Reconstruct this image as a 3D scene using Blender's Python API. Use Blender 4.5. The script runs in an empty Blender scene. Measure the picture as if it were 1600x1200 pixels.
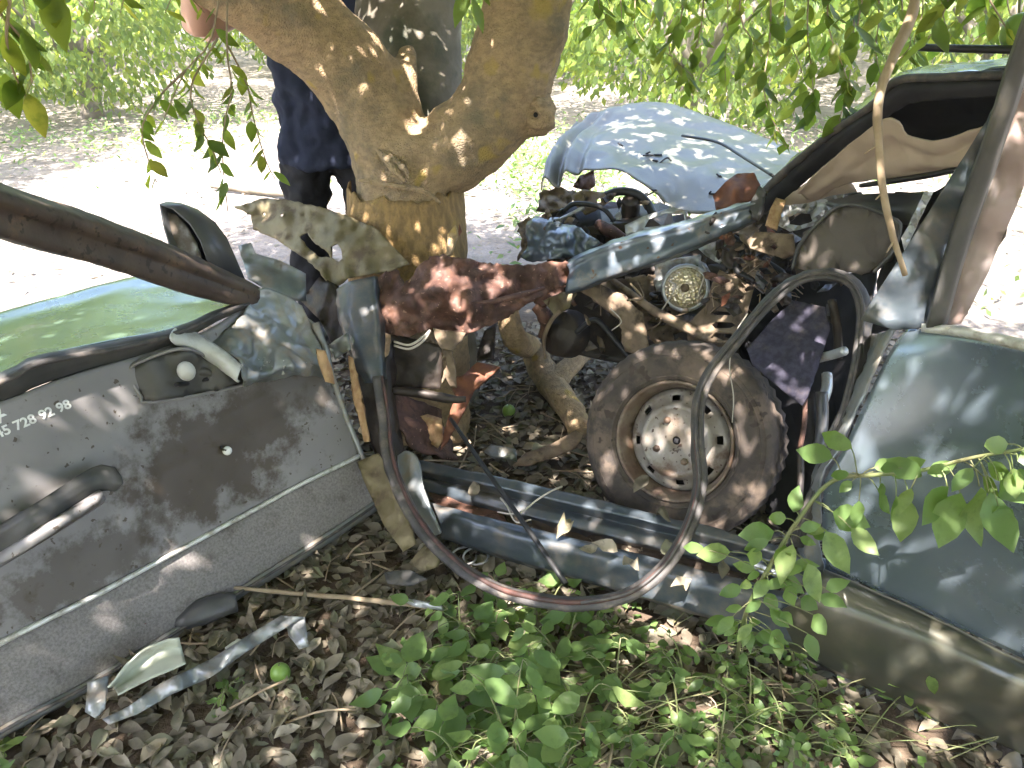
import bpy, bmesh, math, random
import numpy as np
from mathutils import Vector, Matrix, noise
from mathutils.geometry import delaunay_2d_cdt
R = math.radians
rnd = random.Random(7)
scene = bpy.context.scene
COL = scene.collection

# ------------------------------------------------------------------ camera, sky, sun, exposure
CAM_Z, PITCH, FPX = 1.5, R(28.0), 1202.0
cam_d = bpy.data.cameras.new('camera'); cam = bpy.data.objects.new('camera', cam_d); COL.objects.link(cam)
cam.location = (0, 0, CAM_Z); cam.rotation_euler = (R(90) - PITCH, 0, 0)
cam_d.sensor_width = 36.0; cam_d.lens = FPX / 1600 * 36; cam_d.clip_start = 0.02; cam_d.clip_end = 600
scene.camera = cam
SUN_EL, SUN_AZ = 61.0, -162.0          # azimuth measured from +Y towards +X
sd = Vector((math.sin(R(SUN_AZ)) * math.cos(R(SUN_EL)), math.cos(R(SUN_AZ)) * math.cos(R(SUN_EL)), math.sin(R(SUN_EL))))
w = bpy.data.worlds.new('World'); scene.world = w; w.use_nodes = True
nt = w.node_tree; bg = nt.nodes['Background']
sky = nt.nodes.new('ShaderNodeTexSky'); sky.sky_type = 'NISHITA'; sky.sun_disc = False
sky.sun_elevation = R(SUN_EL); sky.sun_rotation = R(SUN_AZ); sky.dust_density = 3.0
nt.links.new(sky.outputs[0], bg.inputs[0]); bg.inputs[1].default_value = 0.15
sl = bpy.data.lights.new('sun', 'SUN'); sl.energy = 3.4; sl.angle = R(0.53); sl.color = (1, 0.95, 0.87)
so = bpy.data.objects.new('sun', sl); COL.objects.link(so)
so.rotation_euler = sd.to_track_quat('Z', 'Y').to_euler(); so.location = (0, 0, 12)
vs = scene.view_settings; vs.view_transform = 'Standard'; vs.look = 'None'; vs.gamma = 1.0; vs.exposure = 3.4
vs.use_white_balance = True; vs.white_balance_temperature = 6480; vs.white_balance_tint = 16
scene.render.resolution_x, scene.render.resolution_y = 1024, 768
try:
    scene.cycles.max_bounces = 6; scene.cycles.transparent_max_bounces = 8
    scene.cycles.diffuse_bounces = 4; scene.cycles.sample_clamp_indirect = 6
except Exception: pass

# ------------------------------------------------------------------ helpers
CF = Vector((0, math.cos(PITCH), -math.sin(PITCH))); CU = Vector((0, math.sin(PITCH), math.cos(PITCH)))
def P(px, py, d):
    """point at a bearing measured in the photograph, d metres along the view axis"""
    px, py, d = float(px), float(py), float(d)
    return Vector((0, 0, CAM_Z)) + d * (CF + Vector(((px - 800) / FPX, 0, 0)) - (py - 600) / FPX * CU)
def G(px, py, z=0.0):
    v = P(px, py, 1.0) - Vector((0, 0, CAM_Z)); k = (z - CAM_Z) / v.z
    return Vector((0, 0, CAM_Z)) + v * k
def W(pts): return [p if isinstance(p, Vector) else P(*p) for p in pts]

WL = {}
def tag(o, label=None, cat=None, group=None, kind=None):
    if label: o['label'] = label
    if cat: o['category'] = cat
    if group: o['group'] = group
    if kind: o['kind'] = kind
    return o
def empty(name, loc, label, cat, group=None):
    o = bpy.data.objects.new(name, None); COL.objects.link(o); o.location = loc; o.empty_display_size = .1
    WL[o.name] = Vector(loc)
    return tag(o, label, cat, group)
def mk(name, verts, faces, mat, parent=None, smooth=True, uv=None, thick=0, origin=None, off=0.0):
    verts = [Vector(v) for v in verts]
    if origin is None:
        c = sum(verts, Vector()) / len(verts); origin = Vector((c.x, c.y, min(v.z for v in verts)))
    me = bpy.data.meshes.new(name); me.from_pydata([v - origin for v in verts], [], faces); me.update()
    if uv:
        l = me.uv_layers.new(name='UVMap')
        for lp in me.loops: l.data[lp.index].uv = uv[lp.vertex_index]
    if mat: me.materials.append(mat)
    if smooth: me.polygons.foreach_set('use_smooth', [True] * len(me.polygons))
    o = bpy.data.objects.new(name, me); COL.objects.link(o); WL[o.name] = origin.copy()
    if parent: o.parent = parent; o.location = origin - WL[parent.name]
    else: o.location = origin
    if thick:
        m = o.modifiers.new('thickness', 'SOLIDIFY'); m.thickness = thick; m.offset = off
    return o
def cat(p, n):
    """Catmull-Rom resample of a list of Vectors to n points"""
    if len(p) == 2: return [p[0].lerp(p[1], i / (n - 1)) for i in range(n)]
    L = [0]
    for a, b in zip(p, p[1:]): L.append(L[-1] + (b - a).length)
    out = []; k = 0
    for i in range(n):
        s = L[-1] * i / (n - 1)
        while k < len(p) - 2 and s > L[k + 1]: k += 1
        t = (s - L[k]) / max(L[k + 1] - L[k], 1e-9)
        p1, p2 = p[k], p[k + 1]; p0 = p[k - 1] if k else p1 * 2 - p2; p3 = p[k + 2] if k + 2 < len(p) else p2 * 2 - p1
        out.append(.5 * (2 * p1 + (p2 - p0) * t + (2 * p0 - 5 * p1 + 4 * p2 - p3) * t * t + (3 * p1 - p0 - 3 * p2 + p3) * t ** 3))
    return out
def lin(p, n):
    L = [0]
    for a, b in zip(p, p[1:]): L.append(L[-1] + (b - a).length)
    out = []; k = 0
    for i in range(n):
        s = L[-1] * i / (n - 1)
        while k < len(p) - 2 and s > L[k + 1]: k += 1
        out.append(p[k].lerp(p[k + 1], min(1, (s - L[k]) / max(L[k + 1] - L[k], 1e-9))))
    return out
def nz(v, s, seed=0): return noise.noise(v * s + Vector((seed * 7.3, seed * 3.1, seed * 1.7)))
def loft(name, rows, mat, parent=None, nu=24, nv=12, thick=.003, crump=0, cs=9, sharp=False, smooth=True, fn=None, seed=0, off=0.0):
    rows = [W(r) for r in rows]
    rs = [cat(r, nu) for r in rows]
    cols = [(lin if sharp else cat)([r[i] for r in rs], nv) for i in range(nu)]
    V, F, U = [], [], []
    for i in range(nu):
        for j in range(nv):
            V.append(cols[i][j]); U.append((i / (nu - 1), j / (nv - 1)))
    for i in range(nu - 1):
        for j in range(nv - 1):
            a = i * nv + j; F.append((a, a + nv, a + nv + 1, a + 1))
    if crump or fn:
        nn = []
        for i in range(nu):
            for j in range(nv):
                a = V[min(i + 1, nu - 1) * nv + j] - V[max(i - 1, 0) * nv + j]; b = V[i * nv + min(j + 1, nv - 1)] - V[i * nv + max(j - 1, 0)]
                n = a.cross(b); n.normalize(); nn.append(n)
        for k in range(len(V)):
            d = crump * (.7 * nz(V[k], cs, seed) + 1.5 * (abs(nz(V[k], cs * 1.4, seed + 3)) - .22) + .45 * (abs(nz(V[k], cs * 4, seed + 5)) - .2)) if crump else 0
            if fn: d += fn(*U[k])
            V[k] = V[k] + nn[k] * d
    return mk(name, V, F, mat, parent, smooth, U, thick, off=off)
def sheet(name, outline, mat, parent=None, step=9, thick=.003, crump=.004, cs=12, holes=(), extra=(), jag=0, smooth=True, seed=0, power=2.5):
    """torn plate: outline of (bearing, distance) corners, triangulated, bent and thickened"""
    r = random.Random(seed + 11)
    ctrl = list(outline) + list(extra)
    def ring(pts):
        out = []
        for i, a in enumerate(pts):
            b = pts[(i + 1) % len(pts)]; L = math.hypot(b[0] - a[0], b[1] - a[1]); n = max(1, int(L / step))
            for k in range(n):
                t = k / n; j = jag if k else jag * .4
                out.append((a[0] + (b[0] - a[0]) * t + r.uniform(-j, j), a[1] + (b[1] - a[1]) * t + r.uniform(-j, j)))
        return out
    o = ring([(p[0], p[1]) for p in outline]); hs = [ring(h) for h in holes]
    pts = [Vector(p) for p in o]; fcs = [list(range(len(o)))]
    loops = [list(range(len(o)))]
    for h in hs:
        k = len(pts); pts += [Vector(p) for p in h]; loops.append(list(range(k, k + len(h))))
    edges = [(l[i], l[(i + 1) % len(l)]) for l in loops for i in range(len(l))]
    def inside(x, y, poly):
        c = False; j = len(poly) - 1
        for i in range(len(poly)):
            xi, yi = poly[i]; xj, yj = poly[j]
            if (yi > y) != (yj > y) and x < (xj - xi) * (y - yi) / (yj - yi) + xi: c = not c
            j = i
        return c
    xs = [p[0] for p in o]; ys = [p[1] for p in o]
    x = min(xs)
    while x < max(xs):
        y = min(ys)
        while y < max(ys):
            q = (x + r.uniform(-.25, .25) * step, y + r.uniform(-.25, .25) * step)
            if inside(q[0], q[1], o) and not any(inside(q[0], q[1], h) for h in hs):
                if min((q[0] - a) ** 2 + (q[1] - b) ** 2 for a, b in o) > (step * .5) ** 2: pts.append(Vector(q))
            y += step
        x += step
    vo, eo, fo, *_ = delaunay_2d_cdt(pts, edges, [], 0, 1e-4)
    F = []
    for f in fo:
        cx = sum(vo[i][0] for i in f) / 3; cy = sum(vo[i][1] for i in f) / 3
        if inside(cx, cy, o) and not any(inside(cx, cy, h) for h in hs): F.append(tuple(f))
    V = []
    for v in vo:
        ws = 0; s = 0
        for c in ctrl:
            wt = 1 / ((v[0] - c[0]) ** 2 + (v[1] - c[1]) ** 2 + 30) ** (power / 2); ws += wt; s += wt * c[2]
        p = P(v[0], v[1], s / ws)
        if crump:
            k = crump * (.7 * nz(p, cs, seed) + 1.7 * (abs(nz(p, cs * 1.3, seed + 2)) - .22) + .5 * (abs(nz(p, cs * 3.7, seed + 4)) - .2))
            p = p + (p - Vector((0, 0, CAM_Z))).normalized() * k * 1.6
        V.append(p)
    used = sorted({i for f in F for i in f}); mp = {a: b for b, a in enumerate(used)}
    return mk(name, [V[i] for i in used], [tuple(mp[i] for i in f) for f in F], mat, parent, smooth, None, thick)
def tube_geo(pts, rad, n=8, seg=None, sq=1.0, rough=0, seed=0, cap=True):
    pts = W(pts); seg = seg or max(2, len(pts) * 6)
    c = cat(pts, seg)
    if not hasattr(rad, '__len__'): rad = [rad, rad]
    V, F = [], []; up = None
    for i, p in enumerate(c):
        t = (c[min(i + 1, seg - 1)] - c[max(i - 1, 0)]).normalized()
        if up is None:
            up = Vector((0, 0, 1)) if abs(t.z) < .9 else Vector((0, 1, 0))
        up = (up - t * up.dot(t)).normalized(); sd_ = t.cross(up)
        k = i / (seg - 1) * (len(rad) - 1); a = min(int(k), len(rad) - 2); rr = rad[a] + (rad[a + 1] - rad[a]) * (k - a)
        for j in range(n):
            an = 2 * math.pi * j / n; q = up * math.cos(an) * sq + sd_ * math.sin(an)
            e = 1 + (rough * nz(p * 1.0 + q * .3, 14, seed) if rough else 0)
            V.append(p + q * rr * e)
    for i in range(seg - 1):
        for j in range(n):
            a = i * n + j; b = i * n + (j + 1) % n; F.append((a, b, b + n, a + n))
    if cap: F.append(tuple(reversed(range(n)))); F.append(tuple(range((seg - 1) * n, seg * n)))
    return V, F
def tube(name, pts, rad, mat, parent=None, **k):
    V, F = tube_geo(pts, rad, **k); return mk(name, V, F, mat, parent)
def join(gs):
    V, F = [], []
    for v, f in gs:
        n = len(V); V += v; F += [tuple(i + n for i in q) for q in f]
    return V, F
def ringloft(name, loops, mat, parent=None, cap0=False, cap1=True, thick=0, smooth=True):
    loops = [W(l) for l in loops]; n = len(loops[0]); V = [p for l in loops for p in l]; F = []
    for i in range(len(loops) - 1):
        for j in range(n):
            a = i * n + j; b = i * n + (j + 1) % n; F.append((a, b, b + n, a + n))
    if cap0: F.append(tuple(reversed(range(n))))
    if cap1: F.append(tuple(range((len(loops) - 1) * n, len(loops) * n)))
    return mk(name, V, F, mat, parent, smooth, None, thick)
def frame(n, up=Vector((0, 0, 1))):
    n = n.normalized(); s = up.cross(n).normalized(); return s, n.cross(s), n
def lathe_geo(c, n, prof, seg=48, a0=0, skip=None):
    """prof: (radius, height along n)"""
    s, u, n = frame(n); V, F = [], []; m = len(prof)
    for i in range(seg):
        a = 2 * math.pi * i / seg + a0
        for r, h in prof: V.append(c + (s * math.cos(a) + u * math.sin(a)) * r + n * h)
    for i in range(seg):
        for j in range(m - 1):
            if skip and skip(i, j): continue
            a = i * m + j; b = ((i + 1) % seg) * m + j; F.append((a, b, b + 1, a + 1))
    return V, F
def ball_geo(c, rx, ry=None, rz=None, nu=12, nv=8):
    ry = ry or rx; rz = rz or rx; V, F = [], []
    for j in range(nv + 1):
        th = math.pi * j / nv
        for i in range(nu):
            a = 2 * math.pi * i / nu; V.append(c + Vector((rx * math.sin(th) * math.cos(a), ry * math.sin(th) * math.sin(a), rz * math.cos(th))))
    for j in range(nv):
        for i in range(nu):
            a = j * nu + i; b = j * nu + (i + 1) % nu; F.append((a, a + nu, b + nu, b))
    return V, F

# ------------------------------------------------------------------ materials
def nodes(m): m.use_nodes = True; return m.node_tree, m.node_tree.nodes, m.node_tree.links
def noise_fac(n, l, pos, scale, lo, hi, detail=6, rough=.6, stretch=None):
    t = n.new('ShaderNodeTexNoise'); t.inputs['Scale'].default_value = scale; t.inputs['Detail'].default_value = detail; t.inputs['Roughness'].default_value = rough
    if stretch:
        mp = n.new('ShaderNodeMapping'); mp.inputs['Scale'].default_value = stretch; l.new(pos, mp.inputs[0]); l.new(mp.outputs[0], t.inputs['Vector'])
    else: l.new(pos, t.inputs['Vector'])
    mr = n.new('ShaderNodeMapRange'); mr.inputs[1].default_value = lo; mr.inputs[2].default_value = hi; mr.interpolation_type = 'SMOOTHSTEP'
    l.new(t.outputs[0], mr.inputs[0]); return mr.outputs[0]
def mixc(n, l, fac, a, b):
    m = n.new('ShaderNodeMix'); m.data_type = 'RGBA'
    if hasattr(fac, 'node'): l.new(fac, m.inputs[0])
    else: m.inputs[0].default_value = fac
    for k, c in ((6, a), (7, b)):
        if hasattr(c, 'node'): l.new(c, m.inputs[k])
        else: m.inputs[k].default_value = (*c, 1)
    return m.outputs[2]
def mat(name, c1, c2=None, scale=8, lo=.35, hi=.65, rough=.6, metal=0, dirt=None, dscale=5, dlo=.5, dhi=.7, damt=1.0,
        speck=None, sscale=90, slo=.6, shi=.68, bump=.2, bscale=40, bdist=.004, coat=0, stretch=None, uvstain=None, spec=.5):
    m = bpy.data.materials.new(name); t, n, l = nodes(m); b = n['Principled BSDF']
    pos = n.new('ShaderNodeNewGeometry').outputs['Position']
    col = mixc(n, l, noise_fac(n, l, pos, scale, lo, hi, stretch=stretch), c1, c2 or c1)
    rg = rough
    if dirt:
        f = noise_fac(n, l, pos, dscale, dlo, dhi, 8, .65)
        if damt != 1:
            q = n.new('ShaderNodeMath'); q.operation = 'MULTIPLY'; q.inputs[1].default_value = damt; l.new(f, q.inputs[0]); f = q.outputs[0]
        col = mixc(n, l, f, col, dirt)
        mr = n.new('ShaderNodeMapRange'); mr.inputs[3].default_value = rough; mr.inputs[4].default_value = .9; l.new(f, mr.inputs[0]); l.new(mr.outputs[0], b.inputs['Roughness'])
        if metal:
            mm = n.new('ShaderNodeMapRange'); mm.inputs[3].default_value = metal; mm.inputs[4].default_value = 0; l.new(f, mm.inputs[0]); l.new(mm.outputs[0], b.inputs['Metallic'])
    else: b.inputs['Roughness'].default_value = rough; b.inputs['Metallic'].default_value = metal
    if speck: col = mixc(n, l, noise_fac(n, l, pos, sscale, slo, shi, 2), col, speck)
    if uvstain:
        for (u0, v0, ru, rv, sc, amt) in uvstain['blobs']:
            uvn = n.new('ShaderNodeUVMap'); mp = n.new('ShaderNodeMapping'); mp.inputs['Location'].default_value = (-u0 / ru, -v0 / rv, 0); mp.inputs['Scale'].default_value = (1 / ru, 1 / rv, 1)
            l.new(uvn.outputs[0], mp.inputs[0]); ln = n.new('ShaderNodeVectorMath'); ln.operation = 'LENGTH'; l.new(mp.outputs[0], ln.inputs[0])
            nf = n.new('ShaderNodeTexNoise'); nf.inputs['Scale'].default_value = sc; nf.inputs['Detail'].default_value = 9; nf.inputs['Roughness'].default_value = .68; l.new(pos, nf.inputs['Vector'])
            ad = n.new('ShaderNodeMath'); ad.operation = 'MULTIPLY_ADD'; ad.inputs[1].default_value = 2.2; l.new(nf.outputs[0], ad.inputs[0])
            l.new(ln.outputs['Value'], ad.inputs[2])
            mr = n.new('ShaderNodeMapRange'); mr.inputs[1].default_value = 2.1; mr.inputs[2].default_value = 1.75; mr.inputs[3].default_value = 0; mr.inputs[4].default_value = amt; l.new(ad.outputs[0], mr.inputs[0])
            col = mixc(n, l, mr.outputs[0], col, uvstain['color'])
    l.new(col, b.inputs['Base Color'])
    b.inputs['Specular IOR Level'].default_value = spec
    if coat: b.inputs['Coat Weight'].default_value = coat; b.inputs['Coat Roughness'].default_value = .12
    if bump:
        bn = n.new('ShaderNodeTexNoise'); bn.inputs['Scale'].default_value = bscale; bn.inputs['Detail'].default_value = 5; l.new(pos, bn.inputs['Vector'])
        bp = n.new('ShaderNodeBump'); bp.inputs['Strength'].default_value = bump; bp.inputs['Distance'].default_value = bdist; l.new(bn.outputs[0], bp.inputs['Height']); l.new(bp.outputs[0], b.inputs['Normal'])
    return m
def leafmat(name, cols, trans=.45, rough=.45, rand='object', tcol=1.5):
    m = bpy.data.materials.new(name); t, n, l = nodes(m); b = n['Principled BSDF']; out = n['Material Output']
    if rand == 'object': f = n.new('ShaderNodeObjectInfo').outputs['Random']
    else:
        a = n.new('ShaderNodeAttribute'); a.attribute_name = 'tint'; f = a.outputs['Fac']
    r = n.new('ShaderNodeValToRGB'); e = r.color_ramp.elements
    while len(e) < len(cols): e.new(.5)
    for i, c in enumerate(cols): e[i].position = i / (len(cols) - 1); e[i].color = (*c, 1)
    l.new(f, r.inputs[0])
    pos = n.new('ShaderNodeNewGeometry').outputs['Position']
    col = mixc(n, l, noise_fac(n, l, pos, 45, .45, .75), r.outputs[0], tuple(x * .72 for x in cols[len(cols) // 2]))
    l.new(col, b.inputs['Base Color']); b.inputs['Roughness'].default_value = rough
    if trans:
        tr = n.new('ShaderNodeBsdfTranslucent'); mx = n.new('ShaderNodeMixShader'); mx.inputs[0].default_value = trans
        gm = n.new('ShaderNodeMix'); gm.data_type = 'RGBA'; gm.blend_type = 'MULTIPLY'; gm.inputs[0].default_value = 1; l.new(col, gm.inputs[6]); gm.inputs[7].default_value = (tcol * 1.25, tcol * 1.2, tcol * .5, 1)
        l.new(gm.outputs[2], tr.inputs[0]); l.new(b.outputs[0], mx.inputs[1]); l.new(tr.outputs[0], mx.inputs[2]); l.new(mx.outputs[0], out.inputs[0])
    return m

DUST = (.22, .17, .12); MUD = (.075, .05, .032)
M = {}
M['paint'] = mat('car_paint', (.135, .175, .205), (.16, .20, .23), 3, rough=.27, metal=.55, dirt=(.22, .20, .17), dscale=7, dlo=.52, dhi=.85, damt=.25, bump=.05, bscale=60, coat=.6)
M['rocker'] = mat('rocker_paint_ground_reflection', (.075, .069, .046), (.058, .062, .05), 6, rough=.3, metal=.3, dirt=(.12, .105, .075), dscale=7, dlo=.5, dhi=.75, damt=.6, bump=.05, coat=.4)  # reflection of the dry ground is put into this tan paint colour
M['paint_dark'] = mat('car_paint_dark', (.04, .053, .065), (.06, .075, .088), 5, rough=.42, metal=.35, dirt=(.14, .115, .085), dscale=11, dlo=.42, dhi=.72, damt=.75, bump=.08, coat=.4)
M['paint_mirror_green'] = mat('car_paint_tree_reflection', (.095, .15, .11), (.115, .175, .13), 3, rough=.27, metal=.4, dirt=(.13, .12, .07), dscale=10, dlo=.56, dhi=.75, damt=.6, bump=.06, coat=.5)  # green of the mirrored trees is put into the folded skin's colour
M['paint_blue'] = mat('blue_grey_paint', (.08, .103, .13), (.11, .133, .155), 4, rough=.36, metal=.35, dirt=(.24, .20, .15), dscale=13, dlo=.52, dhi=.72, damt=.7, speck=(.10, .055, .035), sscale=30, slo=.66, shi=.70, bump=.1, coat=.3)
M['paint_dusty'] = mat('dusty_paint', (.17, .19, .195), (.23, .24, .235), 7, rough=.36, metal=.45, dirt=(.22, .18, .13), dscale=13, dlo=.46, dhi=.68, damt=.85, bump=.15, coat=.15)
M['olive'] = mat('dirty_olive_metal', (.13, .105, .055), (.19, .155, .085), 9, rough=.6, metal=.25, dirt=(.07, .045, .03), dscale=14, dlo=.5, dhi=.7, damt=.8, bump=.3, bscale=55)
M['rust'] = mat('rusted_steel', (.075, .036, .027), (.15, .075, .05), 12, rough=.62, metal=.2, dirt=(.05, .025, .018), dscale=20, dlo=.45, dhi=.65, bump=.5, bscale=70, speck=(.28, .17, .12), sscale=60, slo=.66, shi=.7)
M['rust_orange'] = mat('rusty_orange', (.20, .075, .035), (.12, .045, .026), 16, rough=.75, bump=.5, bscale=60)
M['tan'] = mat('mud_caked_metal', (.21, .155, .10), (.12, .085, .055), 13, rough=.85, metal=0, dirt=(.05, .033, .022), dscale=17, dlo=.5, dhi=.7, bump=.6, bscale=60)
M['dark'] = mat('dark_greasy_metal_and_shade', (.02, .015, .012), (.045, .033, .025), 16, rough=.55, metal=.2, dirt=(.10, .07, .045), dscale=20, dlo=.55, dhi=.75, damt=.7, bump=.5, bscale=60)  # greasy metal, plus cavity shade put into a dark colour
M['black'] = mat('black_lining_and_void', (.008, .008, .010), (.016, .015, .016), 12, rough=.75, bump=.3)  # black things, plus voids and holes darkened by colour alone
M['alu'] = mat('crumpled_pale_metal', (.42, .43, .43), (.30, .31, .31), 14, rough=.4, metal=.5, dirt=(.25, .19, .13), dscale=18, dlo=.5, dhi=.7, bump=.3)
M['trim'] = mat('grey_door_trim', (.175, .166, .162), (.20, .19, .183), 4, rough=.5, dirt=(.09, .08, .06), dscale=18, dlo=.56, dhi=.72, damt=.6, bump=.12, bscale=220, bdist=.001, speck=(.06, .045, .03), sscale=48, slo=.66, shi=.70,
                uvstain=dict(color=(.048, .034, .02), blobs=[(.66, .62, .23, .36, 13, .95), (.84, .44, .17, .27, 18, .75), (.36, .86, .19, .16, 22, .7)]))
M['carpet'] = mat('grey_door_carpet', (.145, .134, .127), (.235, .218, .205), 160, .3, .7, rough=.95, dirt=(.07, .055, .04), dscale=13, dlo=.52, dhi=.75, damt=.6, bump=.7, bscale=420, bdist=.002, spec=.1)
M['trim_dark'] = mat('dark_trim', (.04, .04, .038), (.065, .062, .055), 7, rough=.55, dirt=(.12, .10, .07), dscale=12, dlo=.5, dhi=.75, damt=.6, bump=.2, bscale=150, bdist=.001)
M['offwhite'] = mat('off_white_plastic', (.42, .42, .38), (.50, .50, .46), 6, rough=.4, dirt=(.26, .22, .16), dscale=14, dlo=.48, dhi=.7, damt=.6, bump=.1)
M['chrome'] = mat('worn_bright_strip', (.62, .62, .58), (.45, .44, .40), 30, rough=.4, metal=.3, dirt=(.25, .22, .17), dscale=30, dlo=.5, dhi=.65, damt=.7, bump=.1)
M['rubber'] = mat('perished_rubber', (.03, .028, .027), (.062, .056, .052), 14, rough=.62, dirt=(.19, .155, .12), dscale=20, dlo=.46, dhi=.72, damt=.6, bump=.35, bscale=80)
M['rubber_rust'] = mat('seal_core', (.09, .038, .028), (.04, .022, .018), 22, rough=.6, bump=.3)
M['plastic'] = mat('dark_grey_plastic', (.045, .045, .048), (.06, .06, .062), 6, rough=.38, dirt=(.16, .14, .11), dscale=9, dlo=.45, dhi=.8, damt=.5, bump=.1, bscale=200, bdist=.001)
M['headliner'] = mat('beige_headliner', (.40, .31, .235), (.45, .355, .27), 6, rough=.9, dirt=(.25, .18, .125), dscale=6, dlo=.5, dhi=.8, damt=.5, bump=.15, bscale=200, bdist=.001, spec=.1)
M['seat'] = mat('brown_grey_vinyl', (.068, .056, .045), (.088, .073, .06), 6, rough=.7, dirt=(.13, .105, .08), dscale=5, dlo=.45, dhi=.8, damt=.5, bump=.35, bscale=260, bdist=.0015)
M['felt'] = mat('dark_blue_felt', (.035, .033, .048), (.055, .052, .072), 60, rough=.95, dirt=(.11, .09, .08), dscale=16, dlo=.52, dhi=.75, damt=.6, bump=.4, bscale=300, bdist=.001, spec=.1)
M['tyre'] = mat('muddy_tyre', (.034, .027, .022), (.062, .048, .037), 14, rough=.85, dirt=(.125, .092, .066), dscale=9, dlo=.46, dhi=.62, damt=.85, speck=(.04, .028, .02), sscale=24, slo=.60, shi=.66, bump=.4, bscale=60)
M['rim'] = mat('dirty_steel_rim', (.25, .23, .205), (.17, .142, .11), 9, rough=.5, metal=.2, dirt=(.10, .06, .038), dscale=11, dlo=.52, dhi=.66, damt=.9, speck=(.05, .028, .018), sscale=60, slo=.64, shi=.68, bump=.3)
M['rim_lip'] = mat('rusty_rim_lip', (.12, .075, .048), (.19, .15, .11), 10, rough=.65, metal=.15, dirt=(.05, .03, .02), dscale=16, dlo=.5, dhi=.7, bump=.4)
M['bark'] = mat('citrus_bark', (.45, .32, .185), (.29, .21, .13), 38, .3, .7, rough=.85, dirt=(.16, .145, .105), dscale=5, dlo=.48, dhi=.7, damt=.75, speck=(.42, .30, .10), sscale=8, slo=.62, shi=.72, bump=1.0, bscale=170, bdist=.010, stretch=(1, 1, 1.6), spec=.1)
M['bark_yellow'] = mat('skinned_yellow_bark', (.31, .20, .085), (.19, .125, .06), 22, rough=.8, dirt=(.36, .27, .07), dscale=7, dlo=.54, dhi=.7, damt=.7, bump=1.0, bscale=120, bdist=.006, stretch=(2.5, 2.5, .6), spec=.15)
M['bark_grey'] = mat('grey_shaded_bark', (.22, .19, .15), (.14, .122, .095), 7, rough=.9, dirt=(.09, .10, .075), dscale=5, dlo=.5, dhi=.7, bump=.6, bscale=60, spec=.2)  # grey bark with the rear limb's shade put into its tone
M['wood'] = mat('splintered_wood', (.42, .27, .14), (.30, .17, .085), 18, rough=.8, bump=.5, bscale=70, stretch=(3, 3, .6))
M['twig'] = mat('dry_twig', (.24, .175, .11), (.32, .25, .165), 20, rough=.85, bump=.3)
M['stem'] = mat('green_stem', (.13, .17, .055), (.18, .17, .08), 20, rough=.6, bump=.1)
M['skin'] = mat('skin', (.50, .29, .21), (.54, .32, .24), 6, rough=.5, bump=.05)
M['shirt'] = mat('navy_cotton', (.014, .018, .034), (.021, .026, .045), 9, rough=.9, bump=.3, bscale=25, bdist=.01, spec=.2)
M['trouser'] = mat('black_trouser', (.012, .012, .014), (.018, .018, .020), 9, rough=.85, bump=.3, bscale=25, bdist=.01, spec=.2)
M['hair'] = mat('dark_hair', (.012, .009, .007), rough=.6)
M['fruit'] = mat('green_citrus', (.16, .27, .045), (.21, .33, .07), 12, rough=.38, bump=.25, bscale=260, bdist=.0015)
M['cream'] = mat('pale_green_plastic', (.40, .42, .34), (.34, .36, .29), 8, rough=.5, dirt=(.2, .17, .12), dscale=14, dlo=.52, dhi=.7, damt=.7)
M['pvc'] = mat('white_hose', (.62, .63, .66), rough=.5)
M['white'] = mat('white_print', (.75, .75, .72), (.6, .6, .57), 60, rough=.6, bump=0)
M['wire'] = mat('pale_wire', (.40, .36, .30), rough=.6)
M['cable'] = mat('black_cable', (.012, .012, .012), rough=.5)
M['leaf'] = leafmat('citrus_leaf', [(.035, .07, .016), (.06, .12, .022), (.085, .15, .028), (.13, .18, .035)], .45)
M['leaf_one'] = leafmat('citrus_leaf_single', [(.06, .10, .024), (.095, .15, .034), (.13, .18, .042), (.19, .20, .055)], .68, rand='object', tcol=2.0)
M['crown'] = leafmat('citrus_crown', [(.045, .085, .025), (.085, .14, .04), (.12, .175, .05), (.18, .215, .06)], .5, rand='tint')
M['orchard'] = leafmat('orchard_foliage', [(.075, .13, .03), (.12, .19, .042), (.17, .235, .05), (.23, .27, .06)], .6, rand='tint')
M['weed'] = leafmat('weed_leaf', [(.10, .17, .055), (.13, .22, .07), (.17, .26, .085), (.21, .28, .10)], .5, rand='object', tcol=1.6)
M['weedt'] = leafmat('weed_leaf_mass', [(.06, .12, .03), (.09, .17, .045), (.12, .20, .055), (.17, .22, .08)], .4, rand='tint', tcol=1.3)
M['dry'] = leafmat('dry_leaf', [(.13, .108, .076), (.21, .178, .128), (.34, .295, .22), (.105, .09, .06), (.17, .18, .105), (.26, .215, .14)], .15, rough=.75)
M['dryt'] = leafmat('dry_leaf_mass', [(.095, .078, .054), (.16, .135, .095), (.23, .195, .14), (.08, .066, .044), (.13, .135, .08)], .1, rough=.8, rand='tint')
def glassmat():
    m = bpy.data.materials.new('dusty_window_glass'); t, n, l = nodes(m); out = n['Material Output']; b = n['Principled BSDF']
    b.inputs['Base Color'].default_value = (.35, .30, .27, 1); b.inputs['Roughness'].default_value = .08
    tr = n.new('ShaderNodeBsdfTransparent'); mx = n.new('ShaderNodeMixShader'); mx.inputs[0].default_value = .16
    l.new(tr.outputs[0], mx.inputs[1]); l.new(b.outputs[0], mx.inputs[2]); l.new(mx.outputs[0], out.inputs[0]); return m
M['glass'] = glassmat()
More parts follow.
